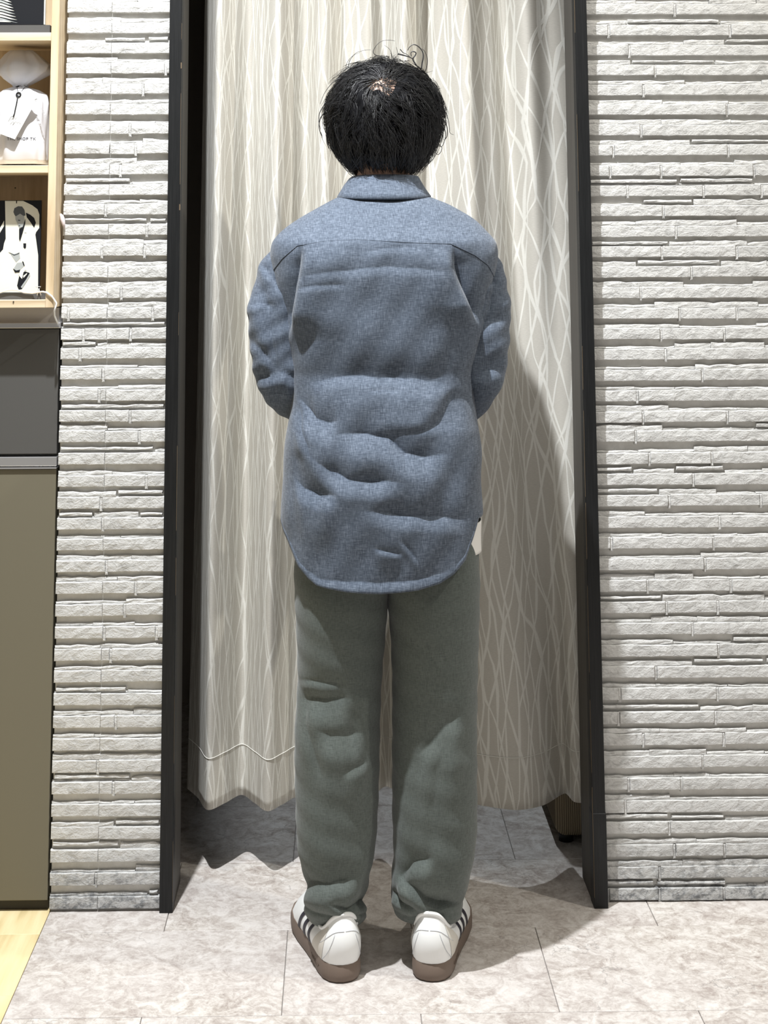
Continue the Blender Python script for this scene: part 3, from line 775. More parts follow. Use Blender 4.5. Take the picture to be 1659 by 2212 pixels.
def shirt():
    nth, nz = 420, 330
    th = np.linspace(0, 2*PI, nth, endpoint=False)
    ztop = _tab[-1][0]
    # hem height per column
    xh = cxh+.175*np.sign(np.cos(th))*np.abs(np.cos(th))**.8
    hem = np.interp(xh, hX, hZ); hem = np.where(np.sin(th) > 0, np.maximum(hem, .655), hem)
    T = np.linspace(0, 1, nz)[:, None]
    Z = ztop+(hem[None, :]-ztop)*T
    TH = np.broadcast_to(th[None, :], Z.shape)
    P = shirt_point(TH, Z)
    inner = P[-1].copy()
    o = mesh('shirt_body', P.reshape(-1, 3), grid_faces(nz, nth, True), M_SHIRT, None, True)
    under(o, shirt_root)
    m = o.modifiers.new('thick', 'SOLIDIFY'); m.thickness = .0016; m.offset = -1
    # hem band: a narrow folded edge, stitched on
    hb = []
    for k, (o_, dz) in enumerate(((.0003, .011), (.0016, .0104), (.0020, .0), (.0008, -.0010))):
        hb.append(shirt_point(th, hem+dz, o_))
    o = mesh('hem_band', np.array(hb).reshape(-1, 3), grid_faces(4, nth, True), M_SHIRT, None, True); under(o, shirt_root)
    # yoke
    SEAM = [(560, 640), (585, 590), (610, 559), (643, 531), (701, 521), (773, 517.5), (882, 524), (972, 527), (1026, 552), (1055, 573), (1073, 599), (1095, 640)]
    sx = [at(x, y, 2.66)[0] for x, y in SEAM]; sz = [at(x, y, 2.66)[2] for x, y in SEAM]
    zz = np.full(nth, .0)
    for j in range(nth):
        if math.sin(th[j]) > 0.05: zz[j] = 1.25; continue
        z = 1.24
        for _ in range(12):
            X = shirt_point(th[j:j+1], np.array([z]))[0, 0]; z = .5*z+.5*np.interp(X, sx, sz)
        zz[j] = z
    T = np.linspace(0, 1, 70)[:, None]; Z = ztop+(zz[None, :]-ztop)*T
    P = shirt_point(np.broadcast_to(th[None, :], Z.shape), Z, .0026)
    P2 = shirt_point(th, zz, .0)[None]
    V = np.concatenate([P, P2]); o = mesh('yoke', V.reshape(-1, 3), grid_faces(71, nth, True), M_SHIRT, None, True); under(o, shirt_root)
    o.data.set_sharp_from_angle(angle=math.radians(50))
    # dark tube drawn in as the shadow along the yoke seam
    q = [k for k in range(nth) if math.sin(th[k]) < -.15]
    L = shirt_point(th[q], zz[q]-.0006, .0009)
    under(MB().tube(L, .0009, 5).build('yoke_seam_shadow', M_SEAMSHADE, None, True), shirt_root)
M_SEAMSHADE = plain('seam_shadow_dark', (.02, .026, .04), .9)
shirt_root = bpy.data.objects.new('shirt', None); COL.objects.link(shirt_root)
shirt_root.location = (0, 0, 0); under(shirt_root, person)
_under = under
def under(o, root):
    if root is shirt_root or root in TROOT:
        o.parent = root; return o
    return _under(o, root)
TROOT = []
shirt()

def path_loft(name, rows, mat, root, n=72, sub=8, disp=None, close_end=True, squash=1.):
    """rows (x,y,z,r) interpolated with Catmull-Rom"""
    R = np.array(rows, float); m = len(R); pts = []
    for i in range(m-1):
        p0, p1, p2, p3 = R[max(i-1, 0)], R[i], R[i+1], R[min(i+2, m-1)]
        for k in range(sub):
            t = k/sub
            pts.append(.5*((2*p1)+(-p0+p2)*t+(2*p0-5*p1+4*p2-p3)*t*t+(-p0+3*p1-3*p2+p3)*t**3))
    pts.append(R[-1]); pts = np.array(pts); N = len(pts)
    V = np.zeros((N, n, 3)); a_prev = None
    for i in range(N):
        t = pts[min(i+1, N-1), :3]-pts[max(i-1, 0), :3]; t /= np.linalg.norm(t)
        if a_prev is None: a = np.cross(t, [0, 1, 0])
        else: a = a_prev-t*np.dot(a_prev, t)
        a /= np.linalg.norm(a); a_prev = a; c = np.cross(t, a)
        for k in range(n):
            q = 2*PI*k/n; V[i, k] = pts[i, :3]+pts[i, 3]*(math.cos(q)*a+squash*math.sin(q)*c)
    if disp is not None:
        C = pts[:, None, :3]; Nn = V-C; Nn /= np.linalg.norm(Nn, axis=-1, keepdims=True)
        V = V+Nn*disp(V, Nn)[..., None]
    F = grid_faces(N, n, True)
    o = mesh(name, V.reshape(-1, 3), F, mat, None, True); under(o, root); return o
def sleeve(rows, folds, vfolds, seed):
    def dsp(V, Nn):
        px, py = proj(V); back = np.clip(-Nn[..., 1]*2, 0, 1)
        d = fold_disp(px, py, folds, vfolds)*back
        z = V[..., 2]; x = V[..., 0]
        return d+.0022*np.sin(z*75+x*40+seed)*np.sin(x*60-z*22+seed*2)+.001*np.sin(z*170-x*90+seed)
    R = [(*at(x, y, Y), r) for x, y, Y, r in rows]
    o = path_loft('sleeve', R, M_SHIRT, shirt_root, 96, 14, dsp)
    return R
SL = sleeve([(660, 526, 2.768, .028), (636, 560, 2.768, .047), (614, 600, 2.765, .0505), (601, 650, 2.757, .052), (597, 700, 2.750, .0525), (602, 760, 2.745, .051), (612, 808, 2.748, .049), (638, 852, 2.785, .046), (676, 880, 2.845, .043), (716, 900, 2.905, .040), (762, 915, 2.955, .036)],
    [([(545, 812), (575, 812), (610, 806), (650, 820)], .013, 22, 26, 30), ([(536, 664), (565, 655), (596, 660)], .005, 14, 20, 8), ([(550, 556), (580, 590), (610, 625), (630, 655)], .006, 14, 22, 16), ([(535, 735), (565, 752), (600, 800)], .008, 26, 30, 20)],
    [([(572, 610), (580, 700), (590, 760), (604, 820)], .009, 22, 26, 10, -1)], 1.)
SRR = sleeve([(992, 526, 2.768, .028), (1018, 560, 2.768, .047), (1035, 600, 2.765, .0495), (1042, 650, 2.757, .051), (1043, 700, 2.750, .051), (1040, 760, 2.745, .050), (1030, 812, 2.748, .048), (1005, 855, 2.785, .046), (970, 885, 2.845, .043), (930, 903, 2.905, .040), (885, 915, 2.955, .036)],
    [([(1015, 822), (1060, 800), (1100, 795)], .010, 22, 26, 30), ([(1030, 705), (1060, 690), (1100, 690)], .005, 18, 22, 16), ([(1030, 596), (1052, 612), (1080, 610)], .005, 12, 18, 12)],
    [([(1064, 545), (1068, 620), (1060, 660), (1042, 715)], .010, 18, 20, 8, -1)], 4.)
for R in (SL, SRR):
    a, b = np.array(R[-2]), np.array(R[-1]); c = b+(b-a)*.35
    path_loft('cuff', [(*b[:3], .037), (*(b[:3]*.5+c[:3]*.5), .0365), (*c[:3], .035)], M_SHIRT, shirt_root, 64, 6)
# armhole seams
for pts in ([(553, 556), (560, 566), (572, 590), (590, 628), (606, 652), (622, 668)],):
    P = [at(x, y, 2.70) for x, y in pts]
# collar -----------------------------------------------------------------
def collar():
    n = 90; rows = []
    def loop(pxl, pxr, py, Y, b_, lift=0., dip=0., e=.9):
        L_ = at(pxl, py, Y); R_ = at(pxr, py, Y); out = []
        for j in range(n):
            q = 2*PI*j/n; c, s = math.cos(q), math.sin(q)
            out.append(((L_[0]+R_[0])/2+(R_[0]-L_[0])/2*math.copysign(abs(c)**e, c), Y+b_*math.copysign(abs(s)**e, s), L_[2]+dip*(-s)+lift*max(0, s)))
        return out
    # inner stand, fold-over top, outer fall
    rows = [loop(768, 894, 418, 2.806, .054, -.03), loop(764, 899, 396, 2.816, .056, -.035, .0), loop(762, 901, 385, 2.820, .058, -.04, .002),
            loop(759, 904, 382.5, 2.820, .061, -.04, .002), loop(754, 906, 386, 2.818, .064, -.045, .001), loop(743, 914, 400, 2.812, .070, -.05, -.002), loop(734, 924, 415, 2.805, .076, -.055, -.006), loop(728, 931, 424, 2.800, .0795, -.06, -.008), loop(729, 930, 426, 2.800, .076, -.06, -.008)]
    o = mesh('collar', np.array(rows).reshape(-1, 3), grid_faces(len(rows), n, True), M_SHIRT, None, True); under(o, shirt_root)
    L = [rows[7][j] for j in range(n) if math.sin(2*PI*j/n) < .1]
    L = sorted(L, key=lambda p: p[0]); L = [(p[0], p[1]+.001, p[2]-.0012) for p in L]
collar()

# t-shirt hem peeking out at the right hip ---------------------------------------
def tee():
    n = 160; V = []
    base = [(1060, 1120), (1100, 1150), (1150, 1182)]
    th = np.linspace(0, 2*PI, n, endpoint=False)
    for z in np.linspace(at(900, 1120, 2.735)[2], at(1030, 1186, 2.735)[2], 12):
        c, s = np.cos(th), np.sin(th)
        cx_ = at(829, 1150, 2.735)[0]
        wl = .158; wr_ = .1765+.001*math.sin(z*50)
        a_ = np.where(c > 0, wr_, wl)
        V.append(np.stack([cx_+a_*np.sign(c)*np.abs(c)**.8, 2.742+.118*np.sign(s)*np.abs(s)**.8, z+.0*c+np.where(c > 0, 0, .02)], -1))
    o = mesh('t_shirt_hem', np.array(V).reshape(-1, 3), grid_faces(12, n, True), M_TEE, person and None, True); _under(o, person)
    tag(o, 'white cotton undershirt showing at the right hip'); m = o.modifiers.new('t', 'SOLIDIFY'); m.thickness = .0012
tee()

# trousers ---------------------------------------------------------------
tr_root = bpy.data.objects.new('trousers', None); COL.objects.link(tr_root); _under(tr_root, person); TROOT.append(tr_root)
LEGL = [(1060, 650, 842, .100, 2.740), (1150, 646, 842, .106, 2.740), (1215, 641, 842, .111, 2.740), (1275, 638, 840, .114, 2.740), (1330, 639, 836, .113, 2.740), (1400, 641, 831, .108, 2.742), (1500, 644, 823, .098, 2.744), (1600, 642, 818, .090, 2.742), (1700, 641, 816, .086, 2.738), (1800, 641, 814, .083, 2.738), (1860, 642, 811, .082, 2.738), (1900, 649, 804, .080, 2.738), (1925, 658, 797, .074, 2.738), (1950, 664, 791, .066, 2.741), (1972, 669, 785, .056, 2.752), (1998, 676, 776, .046, 2.762)]
LEGR = [(1060, 824, 1018, .100, 2.740), (1150, 826, 1024, .106, 2.740), (1215, 828, 1031, .111, 2.740), (1275, 832, 1034, .114, 2.740), (1330, 836, 1033, .113, 2.740), (1400, 844, 1031, .108, 2.742), (1500, 850, 1029, .098, 2.744), (1600, 852, 1028, .090, 2.742), (1700, 850, 1027, .086, 2.738), (1800, 848, 1028, .083, 2.738), (1860, 850, 1026, .082, 2.738), (1900, 852, 1019, .080, 2.738), (1922, 846, 1013, .076, 2.738), (1945, 845, 1007, .068, 2.741), (1970, 854, 999, .056, 2.752), (1990, 862, 988, .046, 2.762)]
FL = [([(640, 1466), (690, 1474), (748, 1480)], .004, 14, 14, 10), ([(640, 1506), (700, 1511), (765, 1506)], .014, 52, 46, 24), ([(680, 1572), (715, 1588), (755, 1584), (795, 1582)], .011, 46, 60, 44),
      ([(735, 1668), (765, 1655), (795, 1645)], .005, 20, 26, 20),
      ([(625, 1882), (665, 1906), (710, 1914), (745, 1908), (790, 1882)], .021, 36, 26, 46), ([(705, 1946), (745, 1958), (775, 1950), (812, 1925)], .014, 14, 14, 26), ([(650, 1940), (690, 1966), (730, 1972), (800, 1968)], .006, 8, 8, 8)]
VL = [([(648, 1470), (668, 1570), (690, 1650), (706, 1700)], .006, 24, 30, 14, -1)]
FR = [([(895, 1640), (935, 1595), (1005, 1530)], .010, 50, 70, 40), ([(850, 1905), (885, 1868), (945, 1850)], .012, 30, 24, 36), ([(848, 1884), (880, 1910), (915, 1938), (950, 1952), (1005, 1946)], .021, 20, 22, 52), ([(840, 1916), (866, 1942), (912, 1962)], .013, 11, 12, 16), ([(842, 1950), (880, 1970), (930, 1972), (1005, 1966)], .005, 8, 8, 8)]
VR = [([(970, 1580), (945, 1660), (935, 1750), (950, 1860)], .005, 36, 60, 30, 1)]
def trouser(T, folds, vfolds, side, seed):
    tab = []
    for (py, l, r, b_, cy_) in T:
        L_ = at(l, py, cy_); R_ = at(r, py, cy_); tab.append((at(829, py, cy_-b_*.9)[2], (L_[0]+R_[0])/2, (R_[0]-L_[0])/2, b_, cy_))
    tab = smooth_tab(tab[::-1], .008); zz = [r[0] for r in tab]
    nz, nth = 300, 220
    Z = np.linspace(zz[-1], zz[0], nz)[:, None]; th = np.linspace(0, 2*PI, nth, endpoint=False)[None, :]
    Z, th = np.broadcast_arrays(Z, th); Z = Z.copy()
    f = lambda k: np.interp(Z, zz, [r[k] for r in tab])
    c, s = np.cos(th), np.sin(th); e = .88
    X = f(1)+f(2)*np.sign(c)*np.abs(c)**e; Y = f(4)+f(3)*np.sign(s)*np.abs(s)**e
    # seat shape: the part near the centre seam is shallower
    P = np.stack([X, Y, Z], -1); px, py = proj(P); back = np.clip(-s*2.5, 0, 1)
    d = fold_disp(px, py, folds, vfolds)*back
    d += (.0018*np.sin(Z*17+X*22+seed)*np.sin(X*30+seed))+.004*np.sin(Z*95+X*20+seed)*sstep((.20-Z)/.12)*(1-back)
    d += .0006*np.sin(Z*120+th*3)
    n = np.stack([c/f(2), s/f(3), 0*c], -1); n /= np.linalg.norm(n, axis=-1, keepdims=True)
    P = P+n*d[..., None]
    o = mesh('trouser_leg', P.reshape(-1, 3), grid_faces(nz, nth, True), M_TROUS, None, True); under(o, tr_root)
    m = o.modifiers.new('thick', 'SOLIDIFY'); m.thickness = .0018; m.offset = -1
trouser(LEGL, FL, VL, -1, .5); trouser(LEGR, FR, VR, 1, 2.2)
# outseam thread of the left leg
P = [at(x, y, 2.672) for x, y in ((651, 1300), (652, 1400), (653, 1480))]

# shoes --------------------------------------------------------------------
def shoe(x, y, ang, side):
    """side -1 left shoe (outer side at -x), +1 right shoe"""
    root = bpy.data.objects.new('shoe', None); COL.objects.link(root); _under(root, person)
    Rm = Matrix.Translation((x, y, 0)) @ Matrix.Rotation(ang, 4, 'Z')
    n = 96
    # outline: stations along length: (t, outer, inner)
    st = [(0, .004, .004), (.003, .016, .016), (.010, .026, .025), (.025, .0345, .033), (.05, .0385, .036), (.09, .040, .034), (.13, .044, .034), (.17, .0495, .040), (.205, .052, .044), (.235, .049, .044), (.26, .039, .038), (.274, .026, .028), (.282, .012, .016), (.285, .003, .003)]
    ts = [s[0] for s in st]
    def outline(scale=1., yo=0.):
        pts = []
        for j in range(n):
            q = 2*PI*j/n
            t = .1425-.1425*math.cos(q); o_ = np.interp(t, ts, [s[1] for s in st]); i_ = np.interp(t, ts, [s[2] for s in st])
            w = o_ if (q < PI) else i_
            xx = (w if q < PI else -w)*side*scale
            pts.append(((xx+0), (t-.1425)*(1-(1-scale)*.55)+.1425+yo))
        return pts
    def put(nm, V, F, mt, sm=True, lab=None):
        V = [tuple(Rm @ Vector(v)) for v in V]
        o = mesh(nm, V, F, mt, None, sm); recalc(o)
        o.parent = root; tag(o, lab); return o
    # sole
    prof = [(.90, 0.0), (.965, .0015), (1.0, .006), (1.01, .014), (1.0, .024), (.975, .0292), (.94, .0295)]
    V = []
    for sc, z in prof:
        for (a, b) in outline(sc): V.append((a, b, z+(.006*max(0, (b-.21)/.075)**2 if z < .003 else .003*max(0, (b-.22)/.065)**2)))
    F = grid_faces(len(prof), n, True)+[tuple(range(n))[::-1], tuple((len(prof)-1)*n+k for k in range(n))]
    put('sole', V, F, M_GUM, True, 'brown gum rubber sole').data.set_sharp_from_angle(angle=math.radians(45))
    V = []
    for (sc, z) in ((.93, -.0005), (.945, .0018)):
        V += [(a, b, z+.0002) for a, b in outline(sc)]
    # upper: from sole edge to opening loop
    base = outline(.955)
    m = 26
    def top(j):
        q = 2*PI*j/n; c = -math.cos(q)          # c=-1 heel, +1 front
        yy = .062+.056*c; hw = .031*abs(math.sin(q))**.8
        xx = hw*side*(1 if q < PI else -1)
        hz = np.interp(c, [-1, -.94, -.80, -.60, -.35, -.1, .3, .7, 1.], [.110, .107, .098, .085, .075, .072, .078, .092, .100])
        return np.array([xx, yy, hz])
    G = np.zeros((m, n, 3))
    for j in range(n):
        b0 = np.array([base[j][0], base[j][1], .027]); t0 = top(j); q = 2*PI*j/n; c = -math.cos(q)
        for i in range(m):
            t = i/(m-1)
            p = b0*(1-t)+t0*t
            fr_ = max(0., c)
            bul = math.sin(PI*min(t*1.05, 1))
            out = np.array([b0[0], (b0[1]-.10)*.5, 0]); L = np.linalg.norm(out)+1e-6; out /= L
            p = p+out*bul*(.005+.002*(1-fr_))+np.array([0, 0, 1])*bul*(.0165*fr_)+np.array([0, -1, 0])*bul*.004*max(0, -c)
            if i == m-1: pass
            G[i, j] = p
    rim = G[-1].copy(); cen = np.array([0, .062, 0]); inn = rim.copy(); inn[:, :2] += (cen[:2]-inn[:, :2])*.16; inn[:, 2] -= .001
    deep = inn.copy(); deep[:, 2] -= .03; deep[:, :2] += (cen[:2]-deep[:, :2])*.1
    V = np.concatenate([G.reshape(-1, 3), inn, deep]); F = grid_faces(m+2, n, True)
    put('upper', V, F, M_LEATHER)
    Rim = MB().tube([rim[j] for j in list(range(n))+[0]], .0034, 8, False); put('collar_padding', Rim.v, Rim.f, M_LEATHER)
    def surf(jf, t, off=.0009):
        j = int(math.floor(jf)) % n; f = jf-math.floor(jf); i = min(int(t*(m-1)), m-2); g = t*(m-1)-i
        p = (G[i, j]*(1-f)+G[i, (j+1) % n]*f)*(1-g)+(G[i+1, j]*(1-f)+G[i+1, (j+1) % n]*f)*g
        c0 = np.array([0, p[1]*.8+.02, .03]); d = p-c0; d /= np.linalg.norm(d); return p+d*off
    # three stripes on the outer side
    for k in range(3):
        tt = np.linspace(.03, .88, 16); V = []
        for t in tt:
            jc = 19.6+k*3.5+6.5*t**1.2
            for w in (-.72, -.25, .25, .72): V.append(surf(jc+w, t, .0013))
        put('stripe', V, grid_faces(16, 4), M_STRIPE, True, 'dark side stripe')
    for k in range(3):
        tt = np.linspace(.03, .88, 16); V = []
        for t in tt:
            jc = n-(19.6+k*3.5+6.5*t**1.2)
            for w in (-.72, -.25, .25, .72): V.append(surf(jc+w, t, .0013))
        put('stripe', V, grid_faces(16, 4), M_STRIPE, True, 'dark side stripe')
    # heel counter seams
    for sgn in (1, -1):
        q = [surf((sgn*(4.2+6.5*(1-t)**2)) % n, t, .0004) for t in np.linspace(.02, .66, 16)]
        b_ = MB().tube(q, .0006, 5); put('seam', b_.v, b_.f, M_SEAM)
        q = [surf((sgn*(.3+u*13)) % n, .70-.22*u+.08*math.sin(u*PI), .0004) for u in np.linspace(0, 1, 16)]
        b_ = MB().tube(q, .0006, 5); put('seam', b_.v, b_.f, M_SEAM)
    # pale suede side panel behind the stripes (outer side)
    for sg in (1, -1):
        V = []
        for jj in np.linspace(10.5, 18.3, 12):
            for t in np.linspace(.04, .90-.012*abs(jj-14), 14): V.append(surf((sg*jj) % n, t, .0007))
        put('side_panel', V, grid_faces(12, 14), M_SUEDE, True, 'pale beige suede side panel')
    # tongue and laces
    V = []
    for i, yy in enumerate(np.linspace(.112, .175, 8)):
        for k, xx in enumerate(np.linspace(-.019, .019, 7)):
            V.append((xx*side, yy, np.interp(yy, [.112, .13, .175], [.108, .101, .078])+.004*(1-(xx/.019)**2)))
    put('tongue', V, grid_faces(8, 7), M_LEATHER)
    for k in range(5):
        yy = .118+k*.0125; zz = np.interp(yy, [.112, .13, .175], [.111, .104, .081])
        b_ = MB().tube([(-.024, yy+.004, zz-.005), (-.012, yy, zz+.003), (.012, yy, zz+.003), (.024, yy+.004, zz-.005)], .0022, 6); put('lace', b_.v, b_.f, M_LEATHER)
    # faint moulded mark on the outer side wall of the sole
    o1 = outline(1.012); pts = []
    for k, u in enumerate(np.linspace(0, 1, 22)):
        jj = 12+u*6; j = int(jj); f = jj-j; a = np.array(o1[j])*(1-f)+np.array(o1[j+1])*f
        pts.append((a[0], a[1], .015+.004*math.sin(k*1.9)))
    b_ = MB().tube(pts, .0005, 4); put('moulded_mark', b_.v, b_.f, plain('mark_brown', (.12, .09, .07), .6))
shoe(at(746, 2118, 2.672)[0], 2.664, math.radians(13), -1)
shoe(at(927, 2118, 2.672)[0], 2.664, math.radians(-11), 1)

# body ----------------------------------------------------------------------
HC = np.array([.0885, 2.838, 1.492])
def body():
    B = MB()
    def cap(a, b, ra, rb, n=18, k=6):
        a, b = np.array(a, float), np.array(b, float); t = b-a; L = np.linalg.norm(t); t = t/L
        pts, rr = [], []
        for i in range(k): q = PI/2*(1-i/k); pts.append(a-t*ra*math.sin(q)); rr.append(max(ra*math.cos(q), 1e-4))
        for i in range(5): pts.append(a+(b-a)*i/4); rr.append(ra+(rb-ra)*i/4)
        for i in range(1, k+1): q = PI/2*i/k; pts.append(b+t*rb*math.sin(q)); rr.append(max(rb*math.cos(q), 1e-4))
        B.tube(pts, rr, n)
    def ell(c, r, tilt=0., n=26, k=18):
        rows = []; b = len(B.v)
        for i in range(k+1):
            p = PI*i/k
            for j in range(n):
                q = 2*PI*j/n; v = np.array([r[0]*math.sin(p)*math.cos(q), r[1]*math.sin(p)*math.sin(q), r[2]*math.cos(p)])
                ct, st_ = math.cos(tilt), math.sin(tilt)
                B.v.append((c[0]+v[0], c[1]+v[1]*ct+v[2]*st_, c[2]-v[1]*st_+v[2]*ct))
        for i in range(k):
            for j in range(n):
                B.f.append((b+i*n+j, b+(i+1)*n+j, b+(i+1)*n+(j+1) % n, b+i*n+(j+1) % n))
    x0 = .0865
    # head bent forward (face towards +Y and down)
    ell(HC, (.082, .100, .098), .45)
    ell(HC+np.array([0, .045, -.058]), (.058, .058, .062), .45)       # jaw
    cap(HC+np.array([0, .100, -.040]), HC+np.array([0, .124, -.068]), .008, .013)  # nose
    ell(HC+np.array([0, .088, -.108]), (.022, .016, .014), .4)        # chin
    ell(HC+np.array([0, .104, -.084]), (.022, .008, .005), .4)        # lips
    for s in (-1, 1):
        ell(HC+np.array([s*.084, .010, -.032]), (.010, .020, .030), .3)  # ears
        ell(HC+np.array([s*.030, .096, -.022]), (.017, .010, .007), .45)  # brows
    cap((x0, 2.805, 1.32), (x0, 2.822, 1.43), .054, .051)             # neck
    cap((x0-.09, 2.775, 1.262), (x0+.09, 2.775, 1.262), .046, .046)     # shoulders
    ell((x0, 2.76, 1.16), (.145, .088, .17)); ell((x0, 2.745, .95), (.135, .085, .16)); ell((x0, 2.74, .78), (.140, .095, .13))
    for s, R in ((-1, SL), (1, SRR)):
        sh_ = np.array(R[1][:3]); el = np.array(R[6][:3]); wr2 = np.array(R[-1][:3])
        cap((sh_[0], sh_[1], sh_[2]), el, .040, .034); cap(el, wr2, .034, .026)
        h0 = wr2; hand = np.array([x0+s*.012, 3.005, wr2[2]-.030])
        d = hand-h0; cap(h0, h0+d*.6, .026, .024)
        pal = np.array([x0+s*.030, 2.992+(.012 if s > 0 else -.004), wr2[2]-.040])
        ell(pal, (.036, .017, .040), 0.)
        for k in range(4):      # curled fingers crossing the other hand
            f0 = pal+np.array([-s*.018, .006+.008*(s > 0), .026-.018*k]); ln = (.034, .038, .036, .029)[k]
            f1 = f0+np.array([-s*ln, .010, -.004]); f2 = f1+np.array([-s*.020, -.008, -.006])
            cap(f0, f1, .0088, .0080, 10, 3); cap(f1, f2, .0080, .0068, 10, 3)
        t0 = pal+np.array([s*.006, .008, .034]); cap(t0, t0+np.array([-s*.030, .014, .014]), .0105, .009, 10, 3); cap(t0+np.array([-s*.030, .014, .014]), t0+np.array([-s*.052, .012, .006]), .009, .0075, 10, 3)
    for s, hx, kx in ((-1, -.005, -.003), (1, .165, .168)):
        cap((x0+s*.072, 2.745, .70), (x0+s*.078, 2.745, .42), .070, .050); cap((x0+s*.078, 2.745, .42), (x0+s*.080, 2.742, .13), .046, .026)
        ax = at(746 if s < 0 else 927, 2118, 2.672)[0]
        cap((x0+s*.080, 2.742, .13), (ax-s*-.012, 2.728, .062), .026, .024)
        cap((ax+s*.008, 2.72, .062), (ax+s*.045, 2.88, .050), .026, .018)
    o = B.build('body', M_SKIN, None, True)
    recalc(o)
    m = o.modifiers.new('r', 'REMESH'); m.mode = 'VOXEL'; m.voxel_size = .0042; m.use_smooth_shade = True
    m2 = o.modifiers.new('s', 'SMOOTH'); m2.iterations = 4; m2.factor = .5
    dg = bpy.context.evaluated_depsgraph_get(); me = bpy.data.meshes.new_from_object(o.evaluated_get(dg)); o.modifiers.clear(); o.data = me
    _under(o, person)
    for s in (-1, 1):
        e = HC+np.array([s*.029, .096, -.036]); b_ = MB()
        for i in range(9):
            p = PI*i/8
            for j in range(14): q = 2*PI*j/14; b_.v.append((e[0]+.0115*math.sin(p)*math.cos(q), e[1]-.006+.0115*math.sin(p)*math.sin(q), e[2]+.0115*math.cos(p)))
        b_.f = grid_faces(9, 14, True); _under(b_.build('eye', M_LEATHER, None, True), person)
body()

